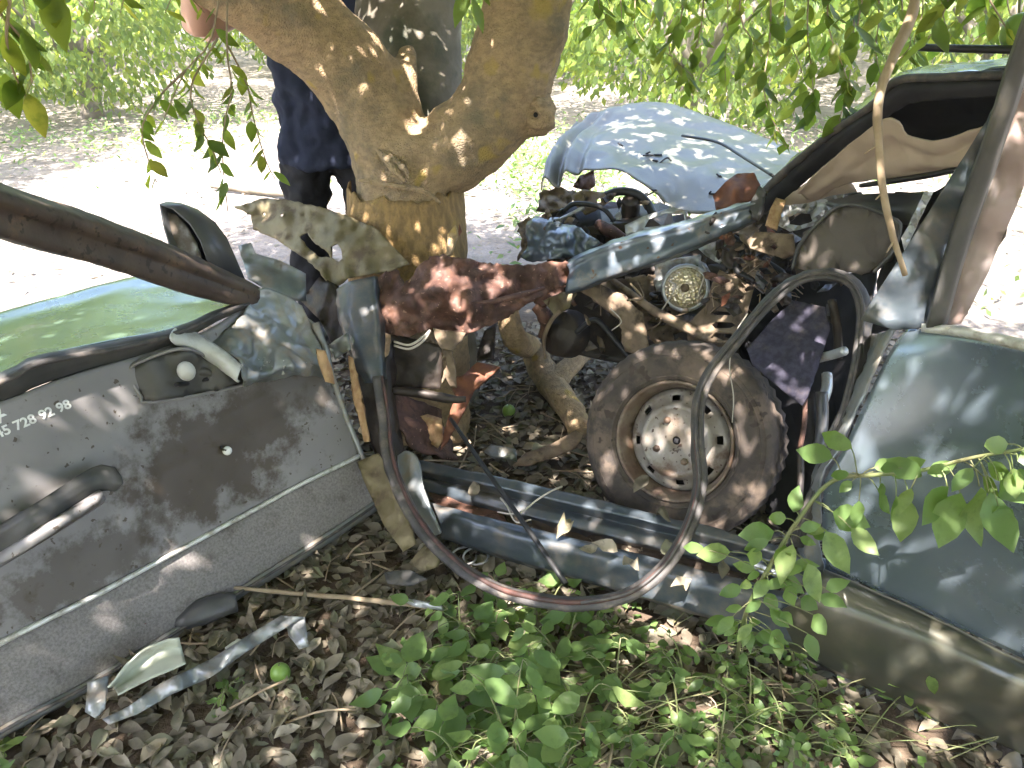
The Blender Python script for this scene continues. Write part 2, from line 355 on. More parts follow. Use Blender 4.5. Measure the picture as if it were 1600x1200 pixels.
def lensmat():
    m = bpy.data.materials.new('cut_lens_glass'); t, n, l = nodes(m); b = n['Principled BSDF']
    pos = n.new('ShaderNodeNewGeometry').outputs['Position']; v = n.new('ShaderNodeTexVoronoi'); v.inputs['Scale'].default_value = 95; l.new(pos, v.inputs['Vector'])
    bp = n.new('ShaderNodeBump'); bp.inputs['Strength'].default_value = .9; bp.inputs['Distance'].default_value = .006; l.new(v.outputs[0], bp.inputs['Height']); l.new(bp.outputs[0], b.inputs['Normal'])
    b.inputs['Base Color'].default_value = (.72, .60, .42, 1); b.inputs['Metallic'].default_value = .55; b.inputs['Roughness'].default_value = .2; b.inputs['Coat Weight'].default_value = .6; return m
M['lens'] = lensmat()
def groundmat():
    m = bpy.data.materials.new('orchard_soil'); t, n, l = nodes(m); b = n['Principled BSDF']
    pos = n.new('ShaderNodeNewGeometry').outputs['Position']
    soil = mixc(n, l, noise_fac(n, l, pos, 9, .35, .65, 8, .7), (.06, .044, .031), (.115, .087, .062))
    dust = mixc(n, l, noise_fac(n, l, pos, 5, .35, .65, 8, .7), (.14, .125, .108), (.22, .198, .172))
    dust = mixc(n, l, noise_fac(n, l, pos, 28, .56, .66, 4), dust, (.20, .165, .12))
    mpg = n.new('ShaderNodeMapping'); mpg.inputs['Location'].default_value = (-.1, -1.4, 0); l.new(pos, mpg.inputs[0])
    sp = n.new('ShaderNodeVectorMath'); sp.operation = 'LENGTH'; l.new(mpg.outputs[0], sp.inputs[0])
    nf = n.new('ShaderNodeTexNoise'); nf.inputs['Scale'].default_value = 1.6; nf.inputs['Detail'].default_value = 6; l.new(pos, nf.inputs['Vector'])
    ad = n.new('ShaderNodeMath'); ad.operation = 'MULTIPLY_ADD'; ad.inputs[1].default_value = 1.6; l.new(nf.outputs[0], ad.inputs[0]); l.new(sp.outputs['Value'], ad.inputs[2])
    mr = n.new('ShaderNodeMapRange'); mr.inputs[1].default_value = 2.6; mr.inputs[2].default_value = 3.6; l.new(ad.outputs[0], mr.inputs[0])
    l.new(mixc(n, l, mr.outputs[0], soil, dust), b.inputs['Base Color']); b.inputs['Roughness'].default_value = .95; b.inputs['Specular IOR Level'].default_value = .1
    bn = n.new('ShaderNodeTexNoise'); bn.inputs['Scale'].default_value = 35; bn.inputs['Detail'].default_value = 8; l.new(pos, bn.inputs['Vector'])
    bp = n.new('ShaderNodeBump'); bp.inputs['Strength'].default_value = .8; bp.inputs['Distance'].default_value = .02; l.new(bn.outputs[0], bp.inputs['Height']); l.new(bp.outputs[0], b.inputs['Normal'])
    return m
M['ground'] = groundmat()

# ------------------------------------------------------------------ ground
def gz(x, y):
    v = Vector((x, y, 0)); k = max(0, 1 - max(0, math.hypot(x, y - 2) - 6) / 10)
    return (.022 * nz(v, 1.7) + .012 * nz(v, 6, 2) + .005 * nz(v, 19, 4)) * (.3 + .7 * k)
def axis(lo, hi, st, far):
    a = list(np.arange(lo, hi, st)); s = st; x = hi
    while x < far: a.append(x); s *= 1.18; x += s
    a.append(far); s = st; x = lo; pre = []
    while x > -far: s *= 1.18; x -= s; pre.append(x)
    return sorted(pre) + a
gx, gy = axis(-2.6, 2.6, .035, 160), axis(.6, 5.2, .035, 160)
V = [(x, y, gz(x, y)) for x in gx for y in gy]; ny = len(gy)
F = [(i * ny + j, (i + 1) * ny + j, (i + 1) * ny + j + 1, i * ny + j + 1) for i in range(len(gx) - 1) for j in range(ny - 1)]
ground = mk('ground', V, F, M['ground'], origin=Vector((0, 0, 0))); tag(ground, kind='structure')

# ------------------------------------------------------------------ leaves
def leaf_template(wd=.42, fold=.12, curl=.18, twist=0.0, serr=0, seed=0):
    """unit-length leaf along +x, up +z"""
    r = random.Random(seed); V, F = [], []; xs = [0, .14, .32, .52, .72, .88, 1.0]; ws = [0.02, .62, .97, .95, .66, .30, 0.0]
    for i, (x, q) in enumerate(zip(xs, ws)):
        z = curl * (.25 - (x - .5) ** 2) + twist * .06 * math.sin(x * 7 + seed)
        h = q * wd / 2 * (1 + serr * r.uniform(-.2, .15))
        tw = twist * (x - .5) * .8
        for s in (-1, 0, 1):
            V.append((x, s * h * math.cos(tw), z + abs(s) * fold * q * wd * (1 + twist * r.uniform(-.8, .8)) + s * h * math.sin(tw)))
    for i in range(len(xs) - 1):
        a = i * 3; F += [(a, a + 3, a + 4, a + 1), (a + 1, a + 4, a + 5, a + 2)]
    return V, F
def leaf_mesh(name, mat_, **k):
    V, F = leaf_template(**k); me = bpy.data.meshes.new(name); me.from_pydata(V, [], F); me.materials.append(mat_)
    me.polygons.foreach_set('use_smooth', [True] * len(me.polygons)); me.update(); return me
LM = dict(citrus=[leaf_mesh('citrus_leaf', M['leaf_one'], wd=.45, fold=.14, curl=c, twist=t, seed=s) for s, (c, t) in enumerate(((-.25, .2), (-.4, .5), (.1, .4)))],
          weed=[leaf_mesh('weed_leaf', M['weed'], wd=w_, fold=.10, curl=c, twist=t, serr=.35, seed=s) for s, (w_, c, t) in enumerate(((.56, -.35, .5), (.48, -.5, .7), (.62, -.25, .6)))],
          dry=[leaf_mesh('dry_leaf', M['dry'], wd=w_, fold=f, curl=c, twist=t, serr=.3, seed=s) for s, (w_, f, c, t) in enumerate(((.5, .25, .5, 1.4), (.55, -.2, -.5, 1.8), (.42, .5, .7, 1.2), (.6, .15, -.3, 2.2), (.5, .8, .4, 1.5), (.38, -.5, .6, 2.0)))])
def put_leaf(kind, base, dirn, nrm, size, parent, name='leaf'):
    o = bpy.data.objects.new(name, rnd.choice(LM[kind])); COL.objects.link(o)
    x = dirn.normalized(); y = nrm.cross(x).normalized(); z = x.cross(y)
    m = Matrix((x, y, z)).transposed().to_4x4() @ Matrix.Diagonal((size, size, size, 1)); m.translation = base - WL[parent.name]
    o.parent = parent; o.matrix_basis = m; return o
SIMPLE = np.array([(0, 0, 0), (.45, -.22, .05), (.5, 0, .0), (.45, .22, .05), (1, 0, -.06)]); SIMPLEF = [(0, 1, 2), (0, 2, 3), (1, 4, 2), (2, 4, 3)]
def cloud(name, base, dirn, nrm, size, mat_, parent=None, seed=0, wid=1.0, tmpl=None, origin=None, kind='stuff'):
    base = np.asarray(base, float); n = len(base); X = np.asarray(dirn, float); X /= np.linalg.norm(X, axis=1)[:, None]
    Y = np.cross(np.asarray(nrm, float), X); Y /= np.maximum(np.linalg.norm(Y, axis=1)[:, None], 1e-6); Z = np.cross(X, Y); size = np.asarray(size)[:, None]
    T, TF = tmpl or (SIMPLE, SIMPLEF); T = np.array(T); k = len(T)
    vs_ = np.concatenate([(base + size * (X * t[0] + Y * t[1] * wid + Z * t[2]))[:, None, :] for t in T], axis=1).reshape(-1, 3)
    if origin is None: origin = Vector((float(base[:, 0].mean()), float(base[:, 1].mean()), float(vs_[:, 2].min())))
    vs_ -= np.array(origin)
    me = bpy.data.meshes.new(name); nf = len(TF); fl = [len(f) for f in TF]; tot = sum(fl)
    me.vertices.add(n * k); me.vertices.foreach_set('co', vs_.ravel().astype(np.float32))
    idx = np.concatenate([np.array(f) for f in TF]); li = (np.arange(n)[:, None] * k + idx[None, :]).ravel()
    me.loops.add(n * tot); me.loops.foreach_set('vertex_index', li.astype(np.int32))
    st = np.cumsum([0] + fl[:-1]); me.polygons.add(n * nf)
    me.polygons.foreach_set('loop_start', (np.arange(n)[:, None] * tot + st[None, :]).ravel().astype(np.int32))
    me.update(calc_edges=True); me.validate()
    a = me.attributes.new('tint', 'FLOAT', 'POINT'); rs = np.random.RandomState(seed + 5)
    a.data.foreach_set('value', np.repeat(rs.rand(n), k).astype(np.float32))
    me.materials.append(mat_)
    o = bpy.data.objects.new(name, me); COL.objects.link(o); WL[o.name] = Vector(origin)
    if parent: o.parent = parent; o.location = Vector(origin) - WL[parent.name]
    else: o.location = origin
    if kind: o['kind'] = kind
    return o

# ------------------------------------------------------------------ the struck tree
TB = Vector((-.32, 2.68, 0))
tree = empty('citrus_tree', TB, 'thick citrus tree with forked trunk that the car is wrapped around', 'tree')
def rod(pts, r, **k): return tube_geo(pts, r, n=20, rough=.12, **k)
g = join([
    rod([(650, 680, 2.82), (655, 560, 2.78), (645, 430, 2.70), (634, 330, 2.66), (640, 260, 2.62), (648, 225, 2.61)], [.20, .18, .172, .166, .172, .155], seg=30, seed=1),
    rod([(634, 285, 2.62), (592, 185, 2.58), (532, 92, 2.50), (450, 20, 2.40), (330, -60, 2.28), (150, -180, 2.1)], [.15, .142, .138, .132, .125, .11], seg=34, seed=2),
    rod([(648, 275, 2.62), (712, 230, 2.58), (775, 172, 2.52), (808, 80, 2.45), (830, -20, 2.40), (880, -200, 2.3)], [.13, .138, .142, .140, .138, .12], seg=34, seed=3),
    rod([(765, 178, 2.50), (838, 182, 2.50), (850, 180, 2.495)], [.1, .07, .058], seg=12, seed=5),
    rod([(622, 230, 2.56), (628, 150, 2.56), (636, 95, 2.585), (640, 84, 2.62)], [.07, .06, .045, .03], seg=14, seed=6),
])
trunk = mk('trunk', *g, M['bark'], tree)
rm = trunk.modifiers.new('remesh', 'REMESH'); rm.mode = 'VOXEL'; rm.voxel_size = .010; rm.use_smooth_shade = True
sm = trunk.modifiers.new('smooth', 'SMOOTH'); sm.iterations = 8; sm.factor = .5
tx = bpy.data.textures.new('bark_lumps', 'CLOUDS'); tx.noise_scale = .09; tx.noise_depth = 3
dm = trunk.modifiers.new('lumps', 'DISPLACE'); dm.texture = tx; dm.strength = .024; dm.texture_coords = 'GLOBAL'
t2 = bpy.data.textures.new('bark_scales', 'VORONOI'); t2.noise_scale = .022; dm2 = trunk.modifiers.new('scales', 'DISPLACE'); dm2.texture = t2; dm2.strength = .004; dm2.texture_coords = 'GLOBAL'
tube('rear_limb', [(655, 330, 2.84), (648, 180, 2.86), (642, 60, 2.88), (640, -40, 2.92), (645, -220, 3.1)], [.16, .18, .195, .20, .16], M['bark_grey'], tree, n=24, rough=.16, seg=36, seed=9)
# skinned belt of the trunk, the grey second stem, wounds and splinters
def belt(name, c0, c1, r0, r1, a0, a1, mat_, crump, seed, n=36, m=16, jag=.015, par=None):
    V, F = [], []
    for i in range(n):
        a = a0 + (a1 - a0) * i / (n - 1)
        for j in range(m):
            t = j / (m - 1); c = c0.lerp(c1, t); rr = r0 + (r1 - r0) * t
            q = Vector((math.cos(a), math.sin(a), 0)); p = c + q * rr
            p += q * crump * (nz(p, 16, seed) + .5 * nz(p, 45, seed))
            if j in (0, m - 1): p.z += jag * 2 * nz(p, 30, seed + 4)
            V.append(p)
    for i in range(n - 1):
        for j in range(m - 1):
            a = i * m + j; F.append((a, a + m, a + m + 1, a + 1))
    return mk(name, V, F, mat_, par or tree, True, None, .006)
zc = lambda py, d, px: P(px, py, d)
belt('skinned_bark', P(640, 440, 2.70), P(634, 290, 2.655), .207, .199, R(172), R(356), M['bark_yellow'], .006, 3)
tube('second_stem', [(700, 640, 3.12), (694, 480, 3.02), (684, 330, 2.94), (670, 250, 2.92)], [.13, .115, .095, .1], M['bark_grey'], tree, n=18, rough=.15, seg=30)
sheet('torn_bark', [(694, 322, 2.66), (702, 300, 2.65), (712, 330, 2.63), (722, 362, 2.60), (716, 370, 2.58), (700, 348, 2.60)], M['rust_orange'], tree, step=5, thick=.008, seed=3)
sheet('torn_bark', [(700, 366, 2.48), (712, 352, 2.46), (716, 368, 2.46), (706, 398, 2.45), (698, 402, 2.46)], M['bark'], tree, step=5, thick=.01, seed=5)
for k, (pts_, r_) in enumerate((([(584, 230, 2.47), (600, 244, 2.455), (616, 262, 2.445), (634, 284, 2.44)], [.003, .014, .017, .006]), ([(596, 234, 2.46), (612, 246, 2.45), (632, 266, 2.44), (640, 280, 2.435)], [.003, .010, .014, .004]), ([(560, 282, 2.50), (590, 286, 2.46), (625, 292, 2.445), (665, 300, 2.45), (688, 318, 2.47)], [.004, .008, .010, .008, .005]))):
    tube('bark_ridge', pts_, r_, M['bark'], tree, n=8, rough=.6, seg=24, seed=k)
kc = P(836, 180, 2.425); kn = Vector((-.5, 0, 1.3)) - kc
SV, SF = lathe_geo(kc, kn, [(.006, -.03), (.010, -.006), (.018, .006), (.030, .008), (.044, .000), (.054, -.02), (.06, -.06)], 22)
SV = [v + (v - kc) * .45 * nz(v, 28, 3) for v in SV]
mk('branch_stump', SV, SF, M['bark'], tree)
mk('knot_hole', *lathe_geo(kc, kn, [(0, -.012), (.013, -.006)], 12), M['black'], tree)
# crown: leaves overhead that throw the dappled shade
rs = np.random.RandomState(3)
def crown_pts(n_cl, per, box, spread, seed):
    r = np.random.RandomState(seed); lo, hi = np.array(box[0]), np.array(box[1])
    c = lo + (hi - lo) * r.rand(n_cl, 3)
    p = np.repeat(c, per, axis=0) + r.normal(0, 1, (n_cl * per, 3)) * np.array(spread)
    d = r.normal(0, 1, p.shape) + np.array((0, 0, -.5)); nn = r.normal(0, .55, p.shape) + np.array((0, 0, 1.0))
    return p, d, nn, .075 + .05 * r.rand(len(p))
p_, d_, n_, s_ = crown_pts(2100, 34, ((-2.15, -2.6, 2.0), (2.8, 3.8, 2.9)), (.2, .2, .1), 4)
keep = p_[:, 2] > 1.85
keep &= ~((p_[:, 1] < .45) & (p_[:, 0] > -.75) & (p_[:, 0] < .35) & (np.random.RandomState(6).rand(len(p_)) < .34))  # crown thinned here to let more sun onto the foreground weeds
keep &= ~((p_[:, 0] > 1.5) & (p_[:, 1] > 2.0))  # crown cut away here to leave the ground beyond the right window sunlit
# crown leaves removed along these sun lines to put dapples on chosen spots
GAPS = [(37, 631, 1.63, .010), (102, 600, 1.695, .02), (168, 576, 1.78, .02), (14, 850, 1.52, .016), (70, 818, 1.58, .024), (135, 780, 1.67, .024), (320, 415, 1.88, .03), (430, 535, 2.1, .02), (480, 570, 2.1, .015),
        (640, 96, 2.5, .03), (655, 110, 2.5, .02), (660, 165, 2.48, .03), (652, 185, 2.47, .025), (645, 205, 2.46, .02), (960, 432, 2.40, .03), (985, 425, 2.39, .02), (1025, 366, 2.36, .018), (960, 385, 2.4, .02), (1072, 350, 2.32, .02), (1130, 345, 2.28, .015),
        (715, 482, 2.28, .02), (770, 441, 2.36, .02), (780, 424, 2.4, .025), (742, 487, 2.3, .015), (690, 425, 2.3, .012), (620, 490, 2.33, .012), (565, 480, 2.3, .014), (715, 772, 2.25, .03), (718, 800, 2.18, .018), (880, 842, 2.0, .025), (1080, 905, 1.86, .025), (1000, 800, 2.05, .02), (830, 765, 2.2, .016),
        (770, 912, 1.86, .03), (800, 928, 1.83, .03), (1450, 1145, 1.7, .04), (870, 915, 1.95, .035), (1010, 960, 1.95, .05), (1060, 975, 1.93, .04), (680, 790, 2.2, .02), (410, 330, 2.68, .012), (1360, 880, 1.7, .03), (1330, 815, 1.7, .02), (1480, 900, 1.6, .02), (1410, 470, 1.5, .04), (1420, 440, 1.5, .03), (760, 640, 2.9, .06), (720, 690, 2.7, .05), (900, 560, 2.9, .03)]
rg = random.Random(8); GAPS += [(x, y, 4.0 - (y - 165) * .0075, rg.uniform(.008, .03)) for x, y in [(rg.uniform(960, 1220), rg.uniform(178, 262)) for _ in range(60)]]
ctr = p_ + d_ / np.linalg.norm(d_, axis=1)[:, None] * s_[:, None] * .5; sv = np.array(sd)
for (a_, b_, c_, r_) in GAPS:
    q0 = np.array(P(a_, b_, c_)); rel = ctr - q0; along = rel @ sv; dist = np.linalg.norm(rel - along[:, None] * sv, axis=1)
    keep &= ~((dist < r_ * .55 + .024) & (along > 0))
cloud('crown', p_[keep], d_[keep], n_[keep], s_[keep], M['crown'], tree, 1, 1.15)

# ------------------------------------------------------------------ torn-off front door, inner side up
door = empty('car_door', G(280, 985), 'torn-off car door leaning with its stained grey inner trim up', 'car door')
R0 = [(-250, 700, 1.40), (0, 628, 1.60), (100, 590, 1.70), (240, 548, 1.88), (330, 512, 2.0), (400, 470, 2.13), (455, 480, 2.2), (492, 505, 2.22)]
R1 = [(-250, 850, 1.44), (0, 745, 1.61), (120, 700, 1.74), (250, 650, 1.90), (350, 615, 2.02), (430, 590, 2.12), (495, 585, 2.2), (525, 600, 2.26)]
R2 = [(-250, 1140, 1.48), (0, 1005, 1.64), (140, 935, 1.78), (280, 860, 1.95), (400, 795, 2.10), (470, 757, 2.18), (530, 728, 2.26), (562, 712, 2.31)]
R3 = [(-250, 1300, 1.50), (0, 1143, 1.66), (140, 1068, 1.80), (280, 983, 1.95), (400, 908, 2.10), (480, 858, 2.20), (545, 816, 2.29), (592, 783, 2.36)]
def ribs(u, v):
    d = 0
    for v0 in (.52, .57): d += .0035 * math.exp(-((v - v0) / .012) ** 2)
    for u0 in (.475, .505): d += .004 * math.exp(-((u - u0) / .008) ** 2) * (1 if .2 < v < .97 else 0)
    d += .012 * math.exp(-((u - .8) / .06) ** 2 - ((v - .3) / .12) ** 2)
    return -d
trim = loft('trim_panel', [R0, R1, R2], M['trim'], door, 70, 44, .012, .004, 5, fn=ribs, seed=2)
carpet = loft('carpet_strip', [R2, [(a[0] * .5 + b[0] * .5, a[1] * .5 + b[1] * .5, (a[2] + b[2]) / 2 - .006) for a, b in zip(R2, R3)], R3], M['carpet'], door, 60, 14, .012, .002, 6, seed=5)
back = lambda r, k, dy=0: [(x, y + dy, d + k) for x, y, d in r]
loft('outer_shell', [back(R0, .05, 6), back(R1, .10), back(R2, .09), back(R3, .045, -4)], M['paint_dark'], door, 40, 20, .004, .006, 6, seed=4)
tube('bright_strip', [(x, y, d - .012) for x, y, d in R2], .0065, M['chrome'], door, seg=60, n=8, rough=.25)
loft('bottom_flange', [back(R3, -.012, -6), back(R3, -.02, 2), back(R3, -.005, 10), back(R3, .04, 12)], M['paint_dusty'], door, 60, 10, .003, .003, 14, seed=8)
tube('flange_seal', [(x, y + 2, d - .024) for x, y, d in R3], .0045, M['rubber'], door, seg=60, n=6)
tube('edge_fold', [(492, 505, 2.205), (508, 545, 2.215), (520, 590, 2.235), (540, 650, 2.27), (565, 712, 2.30), (592, 783, 2.345)], [.012, .010, .008, .009, .008, .008], M['paint_dusty'], door, rough=.3, seg=36)
# folded outer skin beyond the belt line
loft('folded_skin', [[(-250, 690, 1.46), (0, 598, 1.635), (60, 562, 1.69), (270, 516, 1.93), (350, 482, 2.06), (398, 465, 2.15)],
                     [(-250, 650, 1.6), (0, 552, 1.80), (80, 525, 1.87), (240, 488, 2.07), (340, 470, 2.18), (398, 458, 2.22)],
                     [(-250, 600, 1.85), (0, 510, 2.04), (100, 482, 2.14), (210, 455, 2.24), (310, 445, 2.31), (395, 450, 2.34)],
                     [(-250, 570, 1.93), (0, 488, 2.13), (100, 461, 2.23), (200, 435, 2.33), (300, 425, 2.40), (392, 443, 2.42)],
                     [(-250, 580, 2.0), (0, 498, 2.2), (100, 468, 2.3), (200, 440, 2.4), (300, 430, 2.46), (392, 446, 2.46)]],
     M['paint_mirror_green'], door, 50, 30, .003, .0035, 4, seed=3)
loft('belt_seal', [[(-250, 682, 1.42), (0, 585, 1.60), (60, 557, 1.655), (200, 530, 1.82), (275, 512, 1.91), (345, 482, 2.02), (388, 470, 2.10)],
                   [(-250, 690, 1.39), (0, 596, 1.575), (62, 566, 1.635), (200, 540, 1.80), (275, 520, 1.89), (345, 489, 2.0), (388, 474, 2.09)],
                   [(-250, 705, 1.40), (0, 612, 1.585), (64, 580, 1.645), (200, 551, 1.81), (275, 529, 1.90), (345, 495, 2.01), (388, 479, 2.10)],
                   [(-250, 712, 1.43), (0, 628, 1.61), (66, 598, 1.67), (200, 562, 1.84), (275, 534, 1.93), (345, 498, 2.03), (388, 482, 2.11)]],
     M['trim_dark'], door, 50, 12, .006, .003, 12, seed=6)
tube('belt_lip', [(-250, 692, 1.38), (0, 598, 1.565), (62, 568, 1.625), (200, 541, 1.79), (275, 521, 1.88), (345, 490, 1.99), (388, 475, 2.08)], [.006, .008, .007, .007, .006], M['rubber'], door, seg=50, rough=.3)
# window frame bar
loft('window_frame', [[(-220, 195, 1.2), (0, 288, 1.42), (150, 338, 1.66), (300, 399, 1.93), (405, 450, 2.15)],
                      [(-220, 210, 1.13), (0, 302, 1.35), (150, 350, 1.6), (300, 409, 1.88), (405, 456, 2.11)],
                      [(-220, 228, 1.13), (0, 318, 1.35), (150, 366, 1.6), (300, 420, 1.88), (405, 462, 2.11)],
                      [(-220, 240, 1.145), (0, 326, 1.365), (150, 374, 1.615), (300, 427, 1.895), (405, 466, 2.115)],
                      [(-220, 262, 1.15), (0, 345, 1.37), (150, 392, 1.62), (300, 440, 1.89), (402, 471, 2.11)],
                      [(-220, 288, 1.15), (0, 367, 1.37), (150, 409, 1.62), (290, 455, 1.89), (398, 480, 2.11)],
                      [(-220, 292, 1.22), (0, 371, 1.43), (150, 411, 1.68), (290, 457, 1.95), (396, 484, 2.15)]],
     mat('rusty_brown_frame', (.055, .038, .03), (.085, .06, .045), 9, rough=.55, metal=.1, dirt=(.16, .10, .065), dscale=16, dlo=.54, dhi=.7, damt=.8, speck=(.03, .02, .016), sscale=45, slo=.58, shi=.66, bump=.4), door, 50, 26, .006, .0025, 16, seed=7)
# mirror
mirror = ringloft('door_mirror', [[(250, 320, 2.06), (270, 326, 2.06), (297, 350, 2.06), (313, 376, 2.07), (326, 414, 2.09), (300, 409, 2.09), (268, 393, 2.08), (257, 356, 2.07)],
                        [(262, 316, 2.10), (288, 322, 2.10), (317, 345, 2.10), (334, 370, 2.11), (350, 422, 2.12), (330, 420, 2.13), (300, 402, 2.14), (276, 350, 2.12)],
                        [(284, 318, 2.17), (308, 328, 2.17), (335, 348, 2.17), (353, 372, 2.17), (382, 436, 2.17), (366, 432, 2.19), (342, 420, 2.2), (312, 360, 2.19)],
                        [(300, 335, 2.2), (318, 342, 2.2), (338, 360, 2.2), (350, 380, 2.2), (372, 430, 2.19), (362, 428, 2.2), (348, 418, 2.21), (325, 370, 2.2)]], M['plastic'], door, False, True, .006)
sheet('mirror_glass', [(257, 330, 2.09), (275, 335, 2.09), (294, 356, 2.09), (308, 380, 2.1), (316, 404, 2.11), (298, 402, 2.11), (272, 388, 2.1), (262, 358, 2.09)], mat('mirror_silver', (.25, .25, .24), rough=.12, metal=.9, dirt=(.1, .08, .06), dscale=9, dlo=.4, dhi=.6, bump=0), mirror, step=7, crump=0)
sheet('bent_skin_end', [(372, 384, 2.34), (392, 379, 2.34), (400, 396, 2.34), (440, 408, 2.36), (478, 428, 2.36), (478, 470, 2.34), (455, 470, 2.3), (420, 455, 2.28), (388, 436, 2.28)], M['paint_dusty'], door, step=7, thick=.003, crump=.012, cs=11, seed=15)
# handle tray, crank, grip, armrest pocket
def on(px, py, lift):
    """a point on the door panel's own surface near that bearing, lifted off it towards the cabin"""
    best = None
    for rA, rB in ((R0, R1), (R1, R2), (R2, R3)):
        for a in range(len(rA) - 1):
            for b in ((rA[a], rA[a + 1], rB[a]), (rB[a], rB[a + 1], rA[a + 1])):
                for q in b:
                    dd = math.hypot(q[0] - px, q[1] - py) + 1
                    best = (best or []) + [(dd, q[2])]
    best.sort(); s = sum(1 / d ** 2 for d, _ in best[:6]); return (px, py, sum(z / d ** 2 for d, z in best[:6]) / s - lift)
tray = sheet('handle_tray', [on(x, y, .045) for x, y in ((199, 582), (215, 568), (283, 546), (330, 560), (398, 590), (330, 612), (232, 628), (222, 622))], M['trim_dark'], door, step=10, thick=.012, crump=.003)  # raised dark sheet; the recess's shade is put into its colour
tube('tray_rim', [on(x, y, .054) for x, y in ((199, 582), (215, 567), (283, 545), (330, 560), (398, 591), (330, 613), (232, 629), (220, 620), (199, 584))], .0045, M['trim'], tray, seg=60, n=6)
crank = mk('crank_knob', *ball_geo(P(*on(291, 580, .085)), .022, .018, .025, 16, 10), M['offwhite'], door)
tube('crank_arm', [on(300, 582, .075), on(318, 580, .07), on(330, 584, .06)], [.011, .012, .009], M['trim_dark'], door, n=8)
tube('pull_lever', [on(275, 601, .065), on(300, 598, .067), on(325, 592, .065)], [.005, .007, .005], M['black'], door, n=8)
loft('grip_bar', [[on(272, 514, .03), on(300, 518, .035), on(345, 545, .05), on(378, 572, .055)],
                  [on(266, 522, .05), on(296, 527, .055), on(340, 555, .07), on(374, 582, .075)],
                  [on(268, 533, .05), on(296, 540, .055), on(336, 567, .07), on(370, 594, .075)],
                  [on(275, 538, .03), on(300, 545, .035), on(338, 572, .05), on(374, 597, .055)]], M['offwhite'], door, 24, 10, .006, .001)
loft('bent_corner', [[on(330, 535, .01), on(372, 500, .02), on(404, 452, .03), on(440, 458, .03), on(470, 478, .02)],
                     [on(345, 550, .03), on(385, 530, .04), on(420, 505, .04), on(460, 510, .04), on(490, 520, .02)],
                     [on(372, 566, .05), on(400, 562, .06), on(440, 552, .05), on(480, 550, .04), on(506, 556, .02)],
                     [on(380, 592, .06), on(420, 585, .07), on(455, 574, .06), on(490, 572, .04), on(514, 580, .015)],
                     [on(378, 600, .02), on(420, 595, .02), on(458, 588, .02), on(495, 588, .01), on(520, 600, .0)]], M['paint_dusty'], door, 60, 44, .004, .012, 13, seed=12)
sheet('splintered_edge', [(494, 545, 2.13), (508, 548, 2.14), (518, 575, 2.16), (522, 600, 2.17), (508, 596, 2.15), (498, 568, 2.14)], M['wood'], door, step=6, thick=.008, crump=.006, seed=9)
for k in range(26):
    x, y = rnd.uniform(385, 490), rnd.uniform(560, 586); c = P(*on(x, y, .075)); s = rnd.uniform(.003, .007)
    mk('glass_crumb', [c + Vector((rnd.uniform(-s, s), rnd.uniform(-s, s), rnd.uniform(-s, s))) for _ in range(4)], [(0, 1, 2), (0, 2, 3), (0, 3, 1), (1, 3, 2)], M['alu'], door, False)
arm = loft('armrest_pocket', [[on(-200, 935, .02), on(-60, 856, .02), on(50, 790, .02), on(145, 731, .02), on(180, 730, .012)],
                        [on(-200, 950, .028), on(-60, 868, .028), on(50, 803, .028), on(150, 742, .028), on(190, 745, .02)],
                        [on(-200, 965, .03), on(-60, 885, .03), on(50, 818, .03), on(150, 755, .03), on(192, 756, .025)],
                        [on(-200, 990, .022), on(-60, 905, .022), on(50, 838, .022), on(150, 770, .022), on(180, 768, .02)]], M['trim_dark'], door, 34, 16, .006, .001, sharp=True)  # stands proud; the pocket's inner shade is in its dark colour
loft('armrest_lip', [[on(-200, 985, .02), on(-60, 900, .02), on(50, 832, .02), on(155, 766, .02)], [on(-200, 990, .045), on(-60, 904, .045), on(50, 838, .045), on(160, 770, .042)],
                     [on(-200, 1004, .046), on(-60, 918, .046), on(50, 852, .046), on(164, 780, .042)], [on(-200, 1010, .01), on(-60, 925, .01), on(50, 858, .01), on(160, 786, .01)]], M['trim'], arm, 30, 12, .004, .001)
mk('screw_cap', *lathe_geo(P(*on(355, 704, .012)), P(300, 500, 1.0) - P(355, 704, 2.0), [(.0, .010), (.007, .009), (.011, .004), (.012, -.004)], 14), M['white'], door)
tube('torn_wire', [on(345, 698, .01), on(348, 702, .02), on(354, 704, .02)], .003, M['black'], door, n=6)
RC = ((226, 974), (242, 970), (257, 975), (234, 992))
mk('red_reflector', [P(*on(x, y, .03)) for x, y in RC] + [P(*on(x, y, .015)) for x, y in RC], [(0, 1, 2, 3), (4, 7, 6, 5), (0, 4, 5, 1), (1, 5, 6, 2), (2, 6, 7, 3), (3, 7, 4, 0)], mat('red_plastic', (.12, .01, .012), rough=.3, bump=0), door, False)
